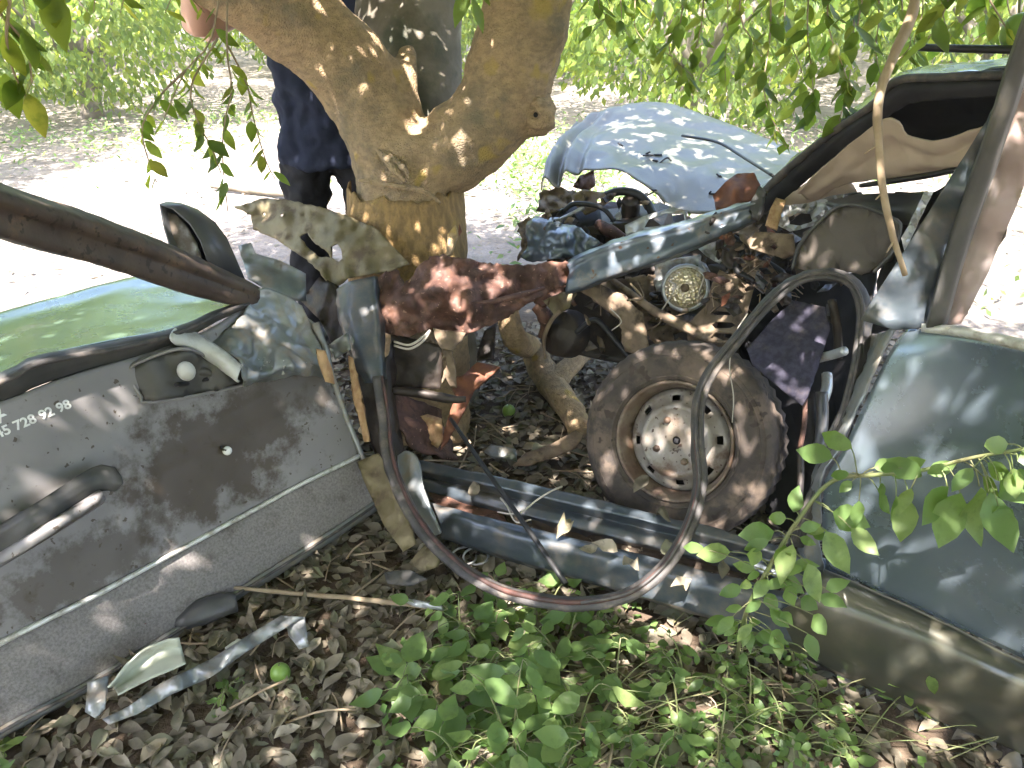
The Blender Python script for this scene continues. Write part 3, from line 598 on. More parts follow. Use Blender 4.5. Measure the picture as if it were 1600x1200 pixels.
# lettering on the trim
def text_on(s, a, b, size, parent, name, base_off=0):
    cu = bpy.data.curves.new('t', 'FONT'); cu.body = s; cu.size = size; cu.extrude = .0006; cu.offset = .0007
    t = bpy.data.objects.new('t', cu); COL.objects.link(t); bpy.context.view_layer.update()
    me = bpy.data.meshes.new_from_object(t.evaluated_get(bpy.context.evaluated_depsgraph_get())); bpy.data.objects.remove(t)
    wd = max(v.co.x for v in me.vertices); A, B = P(*a), P(*b); x = (B - A).normalized(); n = (Vector((0, 0, CAM_Z)) - A); n = (n - x * n.dot(x)).normalized()
    n = (n + Vector((0, 0, .12))).normalized(); n = (n - x * n.dot(x)).normalized(); y = n.cross(x); k = (B - A).length / wd
    vs_ = [A + x * v.co.x * k + y * v.co.y * k + n * v.co.z for v in me.vertices]
    out = []
    for v, q in zip(me.vertices, vs_):
        c0 = Vector((0, 0, CAM_Z)); h = tb.ray_cast(c0, (q - c0).normalized())
        out.append((h[0] if h[0] else q) + n * (.0075 + max(0, v.co.z)))
    mk(name, out, [tuple(p.vertices) for p in me.polygons], M['white'], parent, False)
from mathutils.bvhtree import BVHTree
tb = BVHTree.FromPolygons([v.co + WL[trim.name] for v in trim.data.vertices], [tuple(p.vertices) for p in trim.data.polygons])
text_on('545 728 92 98', on(-16, 691, .032), on(112, 637, .032), .03, door, 'phone_number')
text_on('NA', on(-30, 674, .032), on(28, 650, .032), .03, door, 'lettering')

# ------------------------------------------------------------------ the wrecked car
car = empty('wrecked_car', G(1000, 900), 'grey-blue saloon car torn open and crushed against the tree', 'car')
# sill: inner rail, channel, outer rail
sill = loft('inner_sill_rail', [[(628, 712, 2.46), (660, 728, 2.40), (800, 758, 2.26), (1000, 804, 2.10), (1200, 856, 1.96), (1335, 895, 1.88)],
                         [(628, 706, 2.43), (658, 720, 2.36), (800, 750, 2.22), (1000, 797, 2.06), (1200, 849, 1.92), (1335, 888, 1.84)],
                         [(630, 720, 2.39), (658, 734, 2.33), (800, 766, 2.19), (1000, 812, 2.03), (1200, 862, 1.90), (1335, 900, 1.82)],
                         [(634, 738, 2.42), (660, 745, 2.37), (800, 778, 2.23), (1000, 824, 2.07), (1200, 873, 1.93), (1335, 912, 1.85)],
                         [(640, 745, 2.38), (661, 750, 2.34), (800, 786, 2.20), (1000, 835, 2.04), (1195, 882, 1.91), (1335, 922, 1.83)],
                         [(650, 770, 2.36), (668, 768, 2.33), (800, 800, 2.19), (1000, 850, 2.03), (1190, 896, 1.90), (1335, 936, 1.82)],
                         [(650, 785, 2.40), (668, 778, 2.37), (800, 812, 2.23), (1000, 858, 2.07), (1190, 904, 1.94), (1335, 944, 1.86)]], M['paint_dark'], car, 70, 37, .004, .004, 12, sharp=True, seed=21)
loft('sill_channel', [[(640, 755, 2.38), (668, 762, 2.35), (800, 796, 2.21), (1000, 845, 2.05), (1190, 890, 1.92)],
                      [(655, 785, 2.38), (676, 790, 2.36), (800, 822, 2.22), (1000, 868, 2.06), (1190, 912, 1.93)],
                      [(665, 800, 2.28), (680, 806, 2.26), (800, 836, 2.15), (1000, 884, 2.00), (1182, 926, 1.86)]], mat('sill_dirt', (.06, .043, .03), (.10, .075, .05), 18, rough=.95, bump=.9, bscale=80, speck=(.3, .25, .18), sscale=50, slo=.63, shi=.66), car, 50, 14, .01, .012, 20, seed=22)
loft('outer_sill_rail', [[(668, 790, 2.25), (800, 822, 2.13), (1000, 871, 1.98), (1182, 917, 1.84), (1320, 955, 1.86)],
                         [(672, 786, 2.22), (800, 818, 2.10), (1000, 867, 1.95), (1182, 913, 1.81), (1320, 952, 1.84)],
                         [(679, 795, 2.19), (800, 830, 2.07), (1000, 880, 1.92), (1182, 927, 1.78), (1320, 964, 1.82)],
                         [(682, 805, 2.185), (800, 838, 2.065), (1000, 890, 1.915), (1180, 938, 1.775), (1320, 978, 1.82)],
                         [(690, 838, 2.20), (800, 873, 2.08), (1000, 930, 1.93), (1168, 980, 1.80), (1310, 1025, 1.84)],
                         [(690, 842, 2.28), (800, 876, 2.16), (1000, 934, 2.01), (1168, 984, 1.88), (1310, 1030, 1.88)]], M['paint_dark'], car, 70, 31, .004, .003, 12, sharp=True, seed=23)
loft('floor_edge', [[(690, 800, 2.24), (760, 815, 2.18), (800, 826, 2.14)], [(672, 775, 2.30), (740, 795, 2.24), (790, 812, 2.19)], [(668, 762, 2.36), (730, 778, 2.3), (780, 795, 2.25)]], M['rust'], car, 16, 8, .004, .01, 15, seed=24)
# rear door
rdoor = loft('rear_door', [[(1420, 512, 1.53), (1500, 522, 1.42), (1600, 541, 1.30), (1800, 585, 1.12)],
                       [(1390, 552, 1.545), (1490, 575, 1.435), (1600, 600, 1.32), (1800, 650, 1.135)],
                       [(1349, 636, 1.59), (1470, 670, 1.475), (1600, 705, 1.345), (1800, 762, 1.155)],
                       [(1317, 703, 1.63), (1455, 742, 1.515), (1600, 785, 1.38), (1800, 850, 1.185)],
                       [(1292, 745, 1.66), (1448, 788, 1.535), (1600, 832, 1.40), (1800, 900, 1.20)],
                       [(1288, 760, 1.675), (1446, 806, 1.555), (1600, 850, 1.42), (1800, 920, 1.22)],
                       [(1286, 825, 1.725), (1442, 885, 1.605), (1600, 945, 1.475), (1800, 1030, 1.27)],
                       [(1292, 886, 1.765), (1440, 952, 1.655), (1600, 1028, 1.525), (1800, 1120, 1.32)]], M['paint'], car, 44, 44, .005, .0012, 3.2, seed=31)
loft('door_jamb', [[(1405, 505, 1.58), (1385, 545, 1.60), (1345, 632, 1.64), (1312, 700, 1.68), (1286, 745, 1.71), (1280, 830, 1.77), (1288, 890, 1.80)],
                   [(1380, 520, 1.62), (1365, 560, 1.64), (1328, 640, 1.68), (1298, 705, 1.72), (1272, 760, 1.76), (1262, 830, 1.81), (1260, 890, 1.84)],
                   [(1362, 525, 1.72), (1348, 560, 1.74), (1312, 640, 1.78), (1284, 710, 1.82), (1262, 770, 1.85), (1250, 830, 1.88), (1250, 890, 1.9)]], M['paint_dusty'], car, 40, 12, .004, .008, 18, seed=32)
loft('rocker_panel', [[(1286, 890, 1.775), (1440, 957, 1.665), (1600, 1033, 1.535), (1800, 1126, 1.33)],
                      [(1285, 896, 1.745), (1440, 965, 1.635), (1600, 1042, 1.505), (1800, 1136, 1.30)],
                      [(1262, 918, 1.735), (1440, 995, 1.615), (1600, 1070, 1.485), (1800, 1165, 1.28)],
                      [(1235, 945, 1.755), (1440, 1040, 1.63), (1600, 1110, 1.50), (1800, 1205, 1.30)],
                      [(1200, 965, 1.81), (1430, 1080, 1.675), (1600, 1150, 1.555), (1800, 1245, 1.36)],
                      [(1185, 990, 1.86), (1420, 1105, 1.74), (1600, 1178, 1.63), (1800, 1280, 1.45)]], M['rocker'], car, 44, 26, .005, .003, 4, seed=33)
sheet('door_pillar_panel', [(1345, 500, 1.56), (1362, 470, 1.55), (1400, 412, 1.50), (1440, 350, 1.45), (1490, 270, 1.38), (1541, 190, 1.31), (1575, 120, 1.26), (1572, 185, 1.29), (1530, 275, 1.36), (1480, 400, 1.45), (1447, 512, 1.50), (1400, 516, 1.53)], M['paint_dark'], car, step=14, thick=.006, crump=.0008, cs=6, seed=34)
loft('window_frame', [[(1447, 512, 1.495), (1476, 400, 1.43), (1512, 290, 1.36), (1545, 195, 1.29), (1575, 100, 1.23), (1605, 10, 1.18), (1630, -80, 1.14)],
                      [(1450, 512, 1.465), (1480, 400, 1.405), (1516, 290, 1.335), (1549, 195, 1.265), (1580, 100, 1.205), (1610, 10, 1.155), (1635, -80, 1.115)],
                      [(1472, 508, 1.46), (1502, 400, 1.40), (1540, 290, 1.33), (1572, 195, 1.26), (1602, 100, 1.20), (1630, 10, 1.15), (1655, -80, 1.11)],
                      [(1478, 506, 1.495), (1508, 400, 1.43), (1546, 290, 1.36), (1578, 195, 1.29), (1608, 100, 1.23), (1636, 10, 1.18), (1660, -80, 1.14)]], M['trim_dark'], rdoor, 30, 14, .004, .001, sharp=True)
sheet('window_glass', [(1478, 512, 1.475), (1510, 400, 1.42), (1546, 290, 1.35), (1580, 195, 1.28), (1610, 100, 1.22), (1800, 60, 1.05), (1800, 580, 1.11), (1600, 536, 1.30)], M['glass'], rdoor, step=30, thick=.004, crump=0)
loft('belt_moulding', [[(1440, 506, 1.505), (1510, 512, 1.405), (1600, 531, 1.285), (1800, 575, 1.10)], [(1440, 510, 1.49), (1510, 517, 1.39), (1600, 536, 1.27), (1800, 580, 1.085)], [(1440, 516, 1.49), (1510, 524, 1.39), (1600, 544, 1.27), (1800, 590, 1.085)], [(1440, 520, 1.51), (1510, 528, 1.41), (1600, 548, 1.29), (1800, 595, 1.105)]], M['chrome'], rdoor, 24, 10, .003, 0)
sheet('pink_beige_strip', [(1476, 508, 1.56), (1500, 506, 1.55), (1540, 425, 1.50), (1585, 320, 1.44), (1625, 215, 1.38), (1660, 120, 1.33), (1610, 100, 1.32), (1580, 195, 1.38), (1545, 300, 1.44), (1508, 405, 1.5)], mat('pink_beige_plain', (.36, .26, .22), (.30, .20, .17), 6, rough=.7, bump=.1), rdoor, step=16, thick=.02, crump=.002)  # pinkish beige strip beside the window frame
# roof, rail, torn headliner
loft('roof_skin', [[(1188, 318, 2.40), (1215, 278, 2.36), (1290, 213, 2.15), (1366, 160, 1.95), (1398, 124, 1.85), (1480, 118, 1.72), (1572, 112, 1.60), (1750, 90, 1.42)],
                   [(1186, 300, 2.52), (1222, 264, 2.50), (1295, 203, 2.35), (1370, 150, 2.2), (1404, 116, 2.1), (1490, 106, 2.0), (1585, 98, 1.9), (1760, 76, 1.75)],
                   [(1186, 296, 2.75), (1230, 262, 2.75), (1300, 200, 2.68), (1376, 150, 2.58), (1412, 118, 2.5), (1500, 104, 2.4), (1595, 92, 2.32), (1770, 70, 2.2)]], M['paint'], car, 44, 18, .005, .012, 7, seed=41)
loft('roof_rail_seal', [[(1184, 322, 2.41), (1214, 280, 2.35), (1290, 216, 2.14), (1366, 163, 1.94), (1400, 127, 1.84), (1480, 121, 1.71), (1575, 116, 1.58)],
                        [(1180, 330, 2.38), (1226, 288, 2.31), (1296, 228, 2.11), (1366, 180, 1.92), (1410, 143, 1.81), (1480, 135, 1.69), (1580, 130, 1.57)],
                        [(1184, 340, 2.39), (1240, 298, 2.32), (1304, 246, 2.13), (1366, 202, 1.95), (1418, 162, 1.83), (1480, 152, 1.71), (1570, 150, 1.59)]], M['black'], car, 44, 12, .012, .008, 12, seed=42)
tube('rail_bead', [(1182, 318, 2.38), (1214, 280, 2.33), (1290, 216, 2.12), (1366, 163, 1.92), (1400, 127, 1.82), (1480, 121, 1.69), (1575, 116, 1.56)], [.016, .012, .011, .01, .01], M['rubber'], car, seg=50, n=8)
loft('roof_void_sheet', [[(1330, 190, 2.25), (1400, 140, 2.1), (1480, 130, 1.95), (1580, 125, 1.8)], [(1330, 230, 2.25), (1400, 200, 2.15), (1480, 195, 2.05), (1570, 190, 1.9)], [(1330, 270, 2.2), (1400, 250, 2.15), (1480, 240, 2.05), (1560, 230, 1.9)]], M['black'], car, 20, 12, .006, .01, 8, seed=43)  # dark sheet added for the unlit hollow behind the headliner
loft('headliner', [[(1246, 300, 2.26), (1300, 250, 2.08), (1345, 212, 1.95), (1382, 186, 1.86), (1402, 192, 1.83), (1416, 212, 1.83), (1450, 218, 1.79), (1484, 217, 1.72), (1515, 204, 1.66), (1552, 192, 1.60)],
                   [(1252, 302, 2.27), (1310, 265, 2.1), (1350, 240, 1.99), (1390, 224, 1.90), (1412, 226, 1.86), (1430, 232, 1.84), (1460, 236, 1.79), (1490, 233, 1.73), (1515, 222, 1.68), (1548, 212, 1.62)],
                   [(1260, 308, 2.28), (1315, 280, 2.12), (1355, 262, 2.02), (1390, 252, 1.93), (1415, 252, 1.88), (1440, 252, 1.85), (1468, 252, 1.80), (1494, 248, 1.74), (1515, 240, 1.70), (1540, 236, 1.65)],
                   [(1270, 312, 2.30), (1320, 290, 2.16), (1358, 282, 2.06), (1392, 278, 1.98), (1418, 276, 1.93), (1446, 273, 1.89), (1472, 269, 1.84), (1496, 264, 1.79), (1515, 258, 1.75), (1535, 254, 1.7)]],
     M['headliner'], car, 60, 28, .006, .010, 7, seed=44, fn=lambda u, v: .014 * math.sin(v * 9 + u * 6) * u * (1 - abs(2 * v - 1)))
loft('headliner', [[(1215, 320, 2.36), (1250, 292, 2.30), (1290, 272, 2.22), (1330, 284, 2.16)], [(1228, 330, 2.36), (1262, 308, 2.3), (1300, 296, 2.23), (1338, 298, 2.18)], [(1240, 336, 2.37), (1272, 322, 2.32), (1308, 310, 2.26), (1340, 306, 2.22)]], M['headliner'], car, 24, 12, .006, .012, 9, seed=45)
tube('wiper_arm', [(1346, 290, 2.04), (1400, 282, 1.94), (1450, 274, 1.84), (1500, 264, 1.75)], [.010, .013, .013, .011], M['cable'], car, n=8, sq=.6)
tube('roof_gutter_bar', [(1434, 74, 1.72), (1500, 76, 1.62), (1600, 78, 1.50), (1700, 80, 1.4)], .008, M['cable'], car, n=8)
tube('aerial', [(1066, 212, 3.35), (1120, 222, 3.15), (1160, 245, 2.95), (1208, 275, 2.55)], .006, M['cable'], car, n=6)
sheet('seat_back', [(1238, 418, 2.12), (1249, 384, 2.10), (1277, 350, 2.06), (1309, 324, 2.02), (1348, 324, 1.98), (1399, 345, 1.92), (1405, 360, 1.92), (1394, 393, 1.94), (1365, 424, 1.98), (1348, 429, 2.0), (1309, 422, 2.06), (1263, 426, 2.10)], M['seat'], car, step=8, thick=.05, crump=.004, cs=7, seed=46)
tube('seat_piping', [(1238, 420, 2.085), (1249, 384, 2.065), (1277, 350, 2.025), (1309, 323, 1.985), (1348, 322, 1.945), (1399, 344, 1.885), (1406, 360, 1.885), (1394, 394, 1.905), (1365, 426, 1.945)], .005, M['trim_dark'], car, seg=60, n=6)
loft('dash_top', [[(1290, 318, 2.16), (1340, 306, 2.1), (1400, 304, 2.02), (1450, 300, 1.95)], [(1310, 326, 2.08), (1350, 318, 2.04), (1405, 322, 1.97), (1445, 318, 1.9)], [(1330, 335, 2.06), (1365, 334, 2.03), (1410, 350, 1.97), (1430, 350, 1.92)]], M['plastic'], car, 20, 10, .01, .004, seed=47)
sheet('crumpled_pillar_metal', [(1222, 322, 2.26), (1262, 318, 2.22), (1300, 306, 2.18), (1345, 300, 2.12), (1350, 308, 2.10), (1318, 318, 2.12), (1290, 334, 2.14), (1272, 352, 2.18), (1235, 362, 2.2), (1216, 352, 2.24)], M['alu'], car, step=6, thick=.003, crump=.03, cs=18, holes=[[(1232, 340), (1246, 332), (1266, 334), (1270, 346), (1250, 353), (1234, 351)]], seed=48, smooth=False)
sheet('bright_jamb_strip', [(1408, 372, 1.86), (1420, 352, 1.86), (1444, 300, 1.84), (1458, 300, 1.82), (1436, 345, 1.82), (1414, 394, 1.84)], M['alu'], car, step=6, thick=.003, crump=.01, cs=22, seed=49, smooth=False)
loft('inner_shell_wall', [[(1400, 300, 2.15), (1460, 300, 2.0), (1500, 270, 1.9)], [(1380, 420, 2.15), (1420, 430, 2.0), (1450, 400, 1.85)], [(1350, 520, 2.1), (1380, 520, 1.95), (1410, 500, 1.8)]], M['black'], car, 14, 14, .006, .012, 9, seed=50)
# interior behind the wheel: dark sheet painting the shaded void, felt, pedal box
loft('footwell_void_sheet', [[(1130, 400, 2.62), (1220, 420, 2.5), (1300, 430, 2.35), (1370, 420, 2.2)], [(1150, 520, 2.60), (1230, 540, 2.5), (1310, 560, 2.3), (1350, 560, 2.1)], [(1180, 660, 2.55), (1240, 680, 2.42), (1290, 700, 2.22), (1325, 680, 2.0)], [(1190, 800, 2.45), (1230, 830, 2.3), (1260, 850, 2.1), (1280, 840, 1.98)]], M['black'], car, 20, 24, .006, .02, 9, seed=51)  # dark backing sheet gives the footwell its shade by colour
sheet('felt_mat', [(1167, 546, 2.04), (1208, 498, 2.06), (1240, 470, 2.08), (1290, 480, 2.02), (1297, 514, 1.99), (1280, 566, 1.96), (1262, 620, 1.94), (1254, 634, 1.94), (1226, 613, 1.96), (1176, 570, 2.0)], M['felt'], car, step=8, thick=.006, crump=.012, cs=8, seed=52)
for k, (a, b, r_, mm) in enumerate((((1278, 560, 2.0), (1320, 548, 1.92), .012, 'alu'), ((1292, 585, 2.02), (1286, 625, 1.98), .014, 'alu'), ((1262, 610, 2.02), (1262, 720, 2.0), .018, 'black'), ((1284, 612, 1.98), (1280, 700, 1.98), .016, 'plastic'),
                                ((1258, 620, 1.98), (1250, 700, 1.98), .007, 'rust'), ((1250, 700, 1.98), (1246, 800, 1.95), .009, 'dark'), ((1300, 470, 2.05), (1310, 560, 1.98), .012, 'dark'), ((1230, 490, 2.1), (1300, 500, 2.05), .01, 'dark'))):
    tube('pedal_rod', [a, ((a[0] + b[0]) / 2 + 3, (a[1] + b[1]) / 2, (a[2] + b[2]) / 2), b], r_, M[mm], car, n=8)
# bonnet, wing rail, crushed wing
def pleat(u, v): return .055 * math.sin(u * 66 + v * 3) * max(0, 1 - u / .24) * (.3 + .7 * v)
loft('bonnet', [[(900, 186, 3.90), (955, 168, 3.95), (1030, 160, 4.0), (1110, 180, 3.9), (1180, 211, 3.75), (1250, 240, 3.6)],
                [(868, 224, 3.70), (930, 202, 3.75), (1030, 203, 3.72), (1110, 224, 3.62), (1190, 244, 3.5), (1242, 258, 3.4)],
                [(850, 262, 3.50), (910, 238, 3.5), (1000, 248, 3.38), (1080, 268, 3.3), (1150, 278, 3.25), (1220, 275, 3.2)],
                [(845, 295, 3.40), (900, 270, 3.4), (965, 266, 3.25), (1020, 298, 3.15), (1062, 334, 3.1), (1185, 325, 2.95)]], mat('pale_bonnet_paint', (.12, .122, .098), (.14, .14, .112), 3, rough=.42, metal=.15, dirt=(.3, .27, .2), dscale=9, dlo=.5, dhi=.8, damt=.6, bump=.08, coat=.12), car, 110, 44, .004, .014, 3.0, fn=pleat, seed=61)
for k in range(9):
    x, y = rnd.uniform(960, 1180), rnd.uniform(225, 300); d = 3.62 - (y - 205) * .0045
    tube('twig', [(x, y, d - .06), (x + rnd.uniform(-8, 8), y + rnd.uniform(-6, 6), d - .05), (x + rnd.uniform(-25, 25), y + rnd.uniform(-10, 12), d - .06)], .004, M['cable'], car, n=5)
loft('wing_rail', [[(884, 412, 2.52), (905, 398, 2.49), (960, 374, 2.46), (1072, 345, 2.38), (1125, 326, 2.34), (1180, 312, 2.31)],
                   [(888, 418, 2.47), (908, 403, 2.44), (962, 381, 2.41), (1072, 352, 2.33), (1126, 332, 2.29), (1182, 317, 2.26)],
                   [(890, 426, 2.48), (908, 412, 2.45), (964, 390, 2.42), (1068, 361, 2.34), (1128, 339, 2.30), (1184, 322, 2.27)],
                   [(886, 440, 2.46), (908, 432, 2.44), (962, 412, 2.41), (1055, 385, 2.33), (1140, 352, 2.28), (1185, 332, 2.26)],
                   [(884, 456, 2.47), (906, 450, 2.45), (960, 430, 2.42), (1052, 398, 2.34), (1148, 358, 2.29), (1186, 338, 2.27)],
                   [(890, 460, 2.53), (908, 454, 2.51), (962, 434, 2.48), (1052, 402, 2.4), (1148, 362, 2.35), (1186, 342, 2.33)]], M['paint_blue'], car, 60, 31, .004, .006, 10, sharp=True, seed=62)
sheet('rail_end_cap', [(1172, 318, 2.27), (1186, 292, 2.27), (1196, 300, 2.26), (1192, 330, 2.25), (1186, 345, 2.25), (1174, 340, 2.26)], M['trim_dark'], car, step=6, thick=.02, crump=.006)
sheet('crushed_wing', [(822, 352, 2.74), (836, 338, 2.72), (862, 345, 2.68), (902, 354, 2.64), (938, 380, 2.58), (905, 402, 2.56), (866, 404, 2.58), (832, 410, 2.62), (812, 402, 2.68), (824, 385, 2.68)], M['paint_blue'], car, step=5, thick=.004, crump=.028, cs=13, jag=1.5, extra=[(880, 375, 2.55)], seed=63)
sheet('crushed_wing', [(808, 350, 2.8), (826, 338, 2.8), (838, 345, 2.78), (826, 372, 2.74), (822, 400, 2.7), (810, 408, 2.72), (815, 380, 2.76)], M['tan'], car, step=5, thick=.004, crump=.03, cs=22, jag=3, seed=64)
loft('engine_cavity_shade', [[(850, 320, 3.1), (930, 318, 3.1), (1010, 330, 3.05), (1080, 345, 3.0)], [(860, 365, 3.0), (940, 365, 2.95), (1010, 375, 2.9), (1080, 385, 2.85)], [(850, 440, 2.95), (940, 430, 2.9), (1020, 430, 2.85), (1090, 430, 2.8)]], M['dark'], car, 20, 14, .01, .04, 9, seed=65)  # dark sheets that paint the shade of the engine cavities
loft('engine_cavity_shade', [[(862, 440, 3.02), (960, 440, 2.95), (1060, 430, 2.85), (1160, 400, 2.75)], [(862, 500, 2.98), (960, 510, 2.92), (1060, 500, 2.82), (1180, 470, 2.7)], [(880, 548, 2.95), (960, 566, 2.88), (1060, 575, 2.78), (1200, 555, 2.62)]], M['dark'], car, 20, 14, .01, .03, 9, seed=66)
loft('bay_dark_backing', [[(1060, 350, 2.92), (1130, 335, 2.82), (1200, 325, 2.7), (1290, 330, 2.5)], [(1060, 410, 2.9), (1140, 400, 2.78), (1210, 390, 2.66), (1300, 385, 2.45)], [(1080, 500, 2.85), (1150, 480, 2.74), (1230, 470, 2.6), (1320, 460, 2.35)]], M['dark'], car, 30, 24, .006, .04, 8, seed=59)  # dark sheet added behind to fill bright gaps with shade
sheet('inner_wing_plate', [(976, 352, 2.62), (1005, 338, 2.6), (1050, 324, 2.56), (1074, 330, 2.54), (1072, 346, 2.53), (1020, 362, 2.56), (978, 368, 2.6)], M['alu'], car, step=6, thick=.003, crump=.008, holes=[[(1006, 356), (1014, 343), (1040, 334), (1068, 334), (1070, 344), (1040, 352)]], seed=67)
sheet('engine_bracket', [(892, 305, 2.92), (912, 296, 2.9), (945, 302, 2.88), (952, 315, 2.86), (930, 330, 2.84), (915, 336, 2.84), (900, 322, 2.88)], M['tan'], car, step=5, thick=.004, crump=.02, cs=18, holes=[[(932, 312), (938, 308), (940, 316), (934, 318)]], seed=68)
sheet('engine_bracket', [(895, 292, 3.2), (905, 276, 3.2), (928, 266, 3.18), (930, 290, 3.16), (918, 298, 3.16)], M['rust'], car, step=5, thick=.006, crump=.03, cs=18, seed=69)
tube('radiator_hose', [(945, 306, 2.9), (968, 299, 2.86), (995, 303, 2.84), (1012, 318, 2.82), (1020, 335, 2.8)], .016, M['cable'], car, n=10)
mk('engine_filler', *lathe_geo(P(985, 332, 2.88), Vector((-.1, -.4, 1)), [(0, .06), (.03, .06), (.035, .05), (.03, .04), (.035, .03), (.035, -.05)], 18), M['dark'], car)
tube('red_pipe', [(935, 350, 2.86), (955, 362, 2.8), (975, 375, 2.76)], [.02, .025, .02], M['rust'], car, n=8)
tube('bay_strut', [(872, 345, 2.84), (890, 336, 2.82), (912, 324, 2.82)], .008, M['alu'], car, n=6)
sheet('rusted_wheel_arch', [(1114, 305, 2.52), (1134, 285, 2.5), (1152, 272, 2.5), (1178, 270, 2.47), (1188, 290, 2.45), (1182, 312, 2.43), (1150, 322, 2.44), (1120, 330, 2.47)], M['rust_orange'], car, step=6, thick=.006, crump=.02, cs=10, extra=[(1150, 300, 2.42)], seed=70)
sheet('tan_wood_splinter', [(1196, 352, 2.22), (1204, 325, 2.24), (1212, 310, 2.26), (1228, 314, 2.25), (1220, 336, 2.22), (1214, 360, 2.20)], M['wood'], car, step=6, thick=.008, crump=.004, seed=71)  # splinter of tan wood caught in the wreck
sheet('hinge_bracket', [(1166, 376, 2.26), (1182, 362, 2.26), (1240, 366, 2.2), (1243, 398, 2.2), (1226, 404, 2.21), (1195, 396, 2.23), (1172, 388, 2.25)], M['tan'], car, step=5, thick=.006, crump=.008, holes=[[(1204, 386), (1210, 381), (1216, 386), (1210, 392)]], seed=72)
# headlamp
lamp_c = P(1071, 450, 2.52); lamp_n = (Vector((-.25, -.2, 1.62)) - lamp_c)
lamp = mk('headlamp', *lathe_geo(lamp_c, lamp_n, [(.0, .026), (.02, .025), (.045, .019), (.062, .009), (.069, 0)], 32), M['lens'], car)
mk('lamp_ring', *lathe_geo(lamp_c, lamp_n, [(.067, .004), (.073, .006), (.079, .0), (.078, -.03), (.06, -.07), (.03, -.09)], 32), M['alu'], lamp)
mk('lamp_boss', *lathe_geo(lamp_c, lamp_n, [(0, .03), (.009, .031), (.013, .028), (.016, .022)], 16), M['tan'], lamp)
sheet('lamp_panel', [(1024, 412, 2.6), (1058, 404, 2.58), (1094, 398, 2.56), (1110, 425, 2.55), (1104, 440, 2.56), (1090, 414, 2.57), (1050, 420, 2.6), (1036, 440, 2.61), (1040, 478, 2.62), (1030, 470, 2.63), (1022, 440, 2.62)], M['alu'], car, step=6, thick=.006, crump=.01, seed=73)
sheet('lamp_panel', [(1086, 384, 2.52), (1104, 375, 2.5), (1134, 372, 2.46), (1138, 400, 2.46), (1124, 412, 2.48), (1104, 400, 2.5)], M['alu'], car, step=6, thick=.004, crump=.018, cs=16, seed=74, smooth=False)
sheet('louvred_bracket', [(1102, 478, 2.46), (1114, 440, 2.44), (1124, 422, 2.44), (1150, 432, 2.4), (1178, 450, 2.36), (1166, 495, 2.34), (1150, 538, 2.32), (1112, 536, 2.38), (1072, 520, 2.46), (1074, 506, 2.46)], M['tan'], car, step=5, thick=.006, crump=.006,
      holes=[[(1112, 489), (1118, 486), (1142, 487), (1146, 490), (1140, 493), (1118, 493)], [(1112, 508), (1120, 503), (1144, 504), (1150, 508), (1142, 513), (1118, 514)], [(1110, 528), (1118, 520), (1142, 521), (1147, 527), (1140, 532), (1116, 533)], [(1120, 468), (1126, 466), (1146, 467), (1150, 470), (1142, 472), (1124, 472)]], seed=75)
sheet('control_arm', [(906, 452, 2.56), (938, 446, 2.54), (976, 464, 2.5), (1002, 490, 2.46), (1014, 540, 2.44), (1010, 552, 2.44), (976, 548, 2.48), (968, 500, 2.5), (942, 480, 2.52)], M['tan'], car, step=6, thick=.02, crump=.012, seed=76)
tube('track_rod', [(960, 440, 2.56), (1010, 478, 2.5), (1050, 500, 2.46), (1110, 530, 2.4), (1150, 545, 2.36)], [.01, .014, .018, .014, .012], M['tan'], car, n=8, rough=.3)
mk('brake_drum', *lathe_geo(P(878, 520, 2.72), Vector((-.55, -.6, .35)), [(0, .05), (.03, .05), (.04, .03), (.075, .028), (.085, .015), (.087, -.05)], 28), M['dark'], car)
tube('wing_edge', [(852, 560, 2.66), (850, 530, 2.64), (862, 500, 2.62), (884, 478, 2.6), (900, 458, 2.58)], [.006, .008, .008, .006], M['tan'], car, n=6)
sheet('torn_flap', [(848, 470, 2.62), (880, 456, 2.58), (898, 458, 2.56), (890, 480, 2.58), (868, 496, 2.62), (862, 486, 2.62)], M['olive'], car, step=5, thick=.004, crump=.01, seed=77)
tube('rusty_link', [(836, 478, 2.66), (848, 490, 2.66), (852, 505, 2.68), (846, 528, 2.7)], [.018, .026, .016, .012], M['rust'], car, n=8, rough=.4)
sheet('crushed_inner_wing', [(903, 446, 2.66), (960, 436, 2.64), (1030, 428, 2.62), (1060, 492, 2.58), (1108, 500, 2.54), (1150, 540, 2.46), (1100, 566, 2.5), (1040, 562, 2.56), (1012, 520, 2.6), (985, 478, 2.62), (940, 470, 2.64)], M['tan'], car, step=5, thick=.004, crump=.035, cs=13, jag=2.5, holes=[[(1012, 470), (1030, 462), (1042, 486), (1026, 500)], [(1050, 520), (1072, 516), (1078, 538), (1056, 544)]], seed=101)
sheet('crushed_inner_wing', [(1118, 350, 2.52), (1160, 340, 2.48), (1190, 352, 2.44), (1172, 378, 2.42), (1186, 404, 2.4), (1214, 420, 2.36), (1206, 448, 2.34), (1168, 440, 2.4), (1138, 424, 2.44), (1122, 392, 2.48)], M['tan'], car, step=5, thick=.004, crump=.04, cs=15, jag=3, holes=[[(1140, 370), (1156, 366), (1160, 384), (1146, 392)]], seed=102)
sheet('crushed_inner_wing', [(818, 430, 2.7), (850, 420, 2.66), (884, 446, 2.6), (872, 470, 2.62), (846, 486, 2.66), (828, 462, 2.7)], M['rust'], car, step=5, thick=.004, crump=.03, cs=15, jag=3, seed=103)
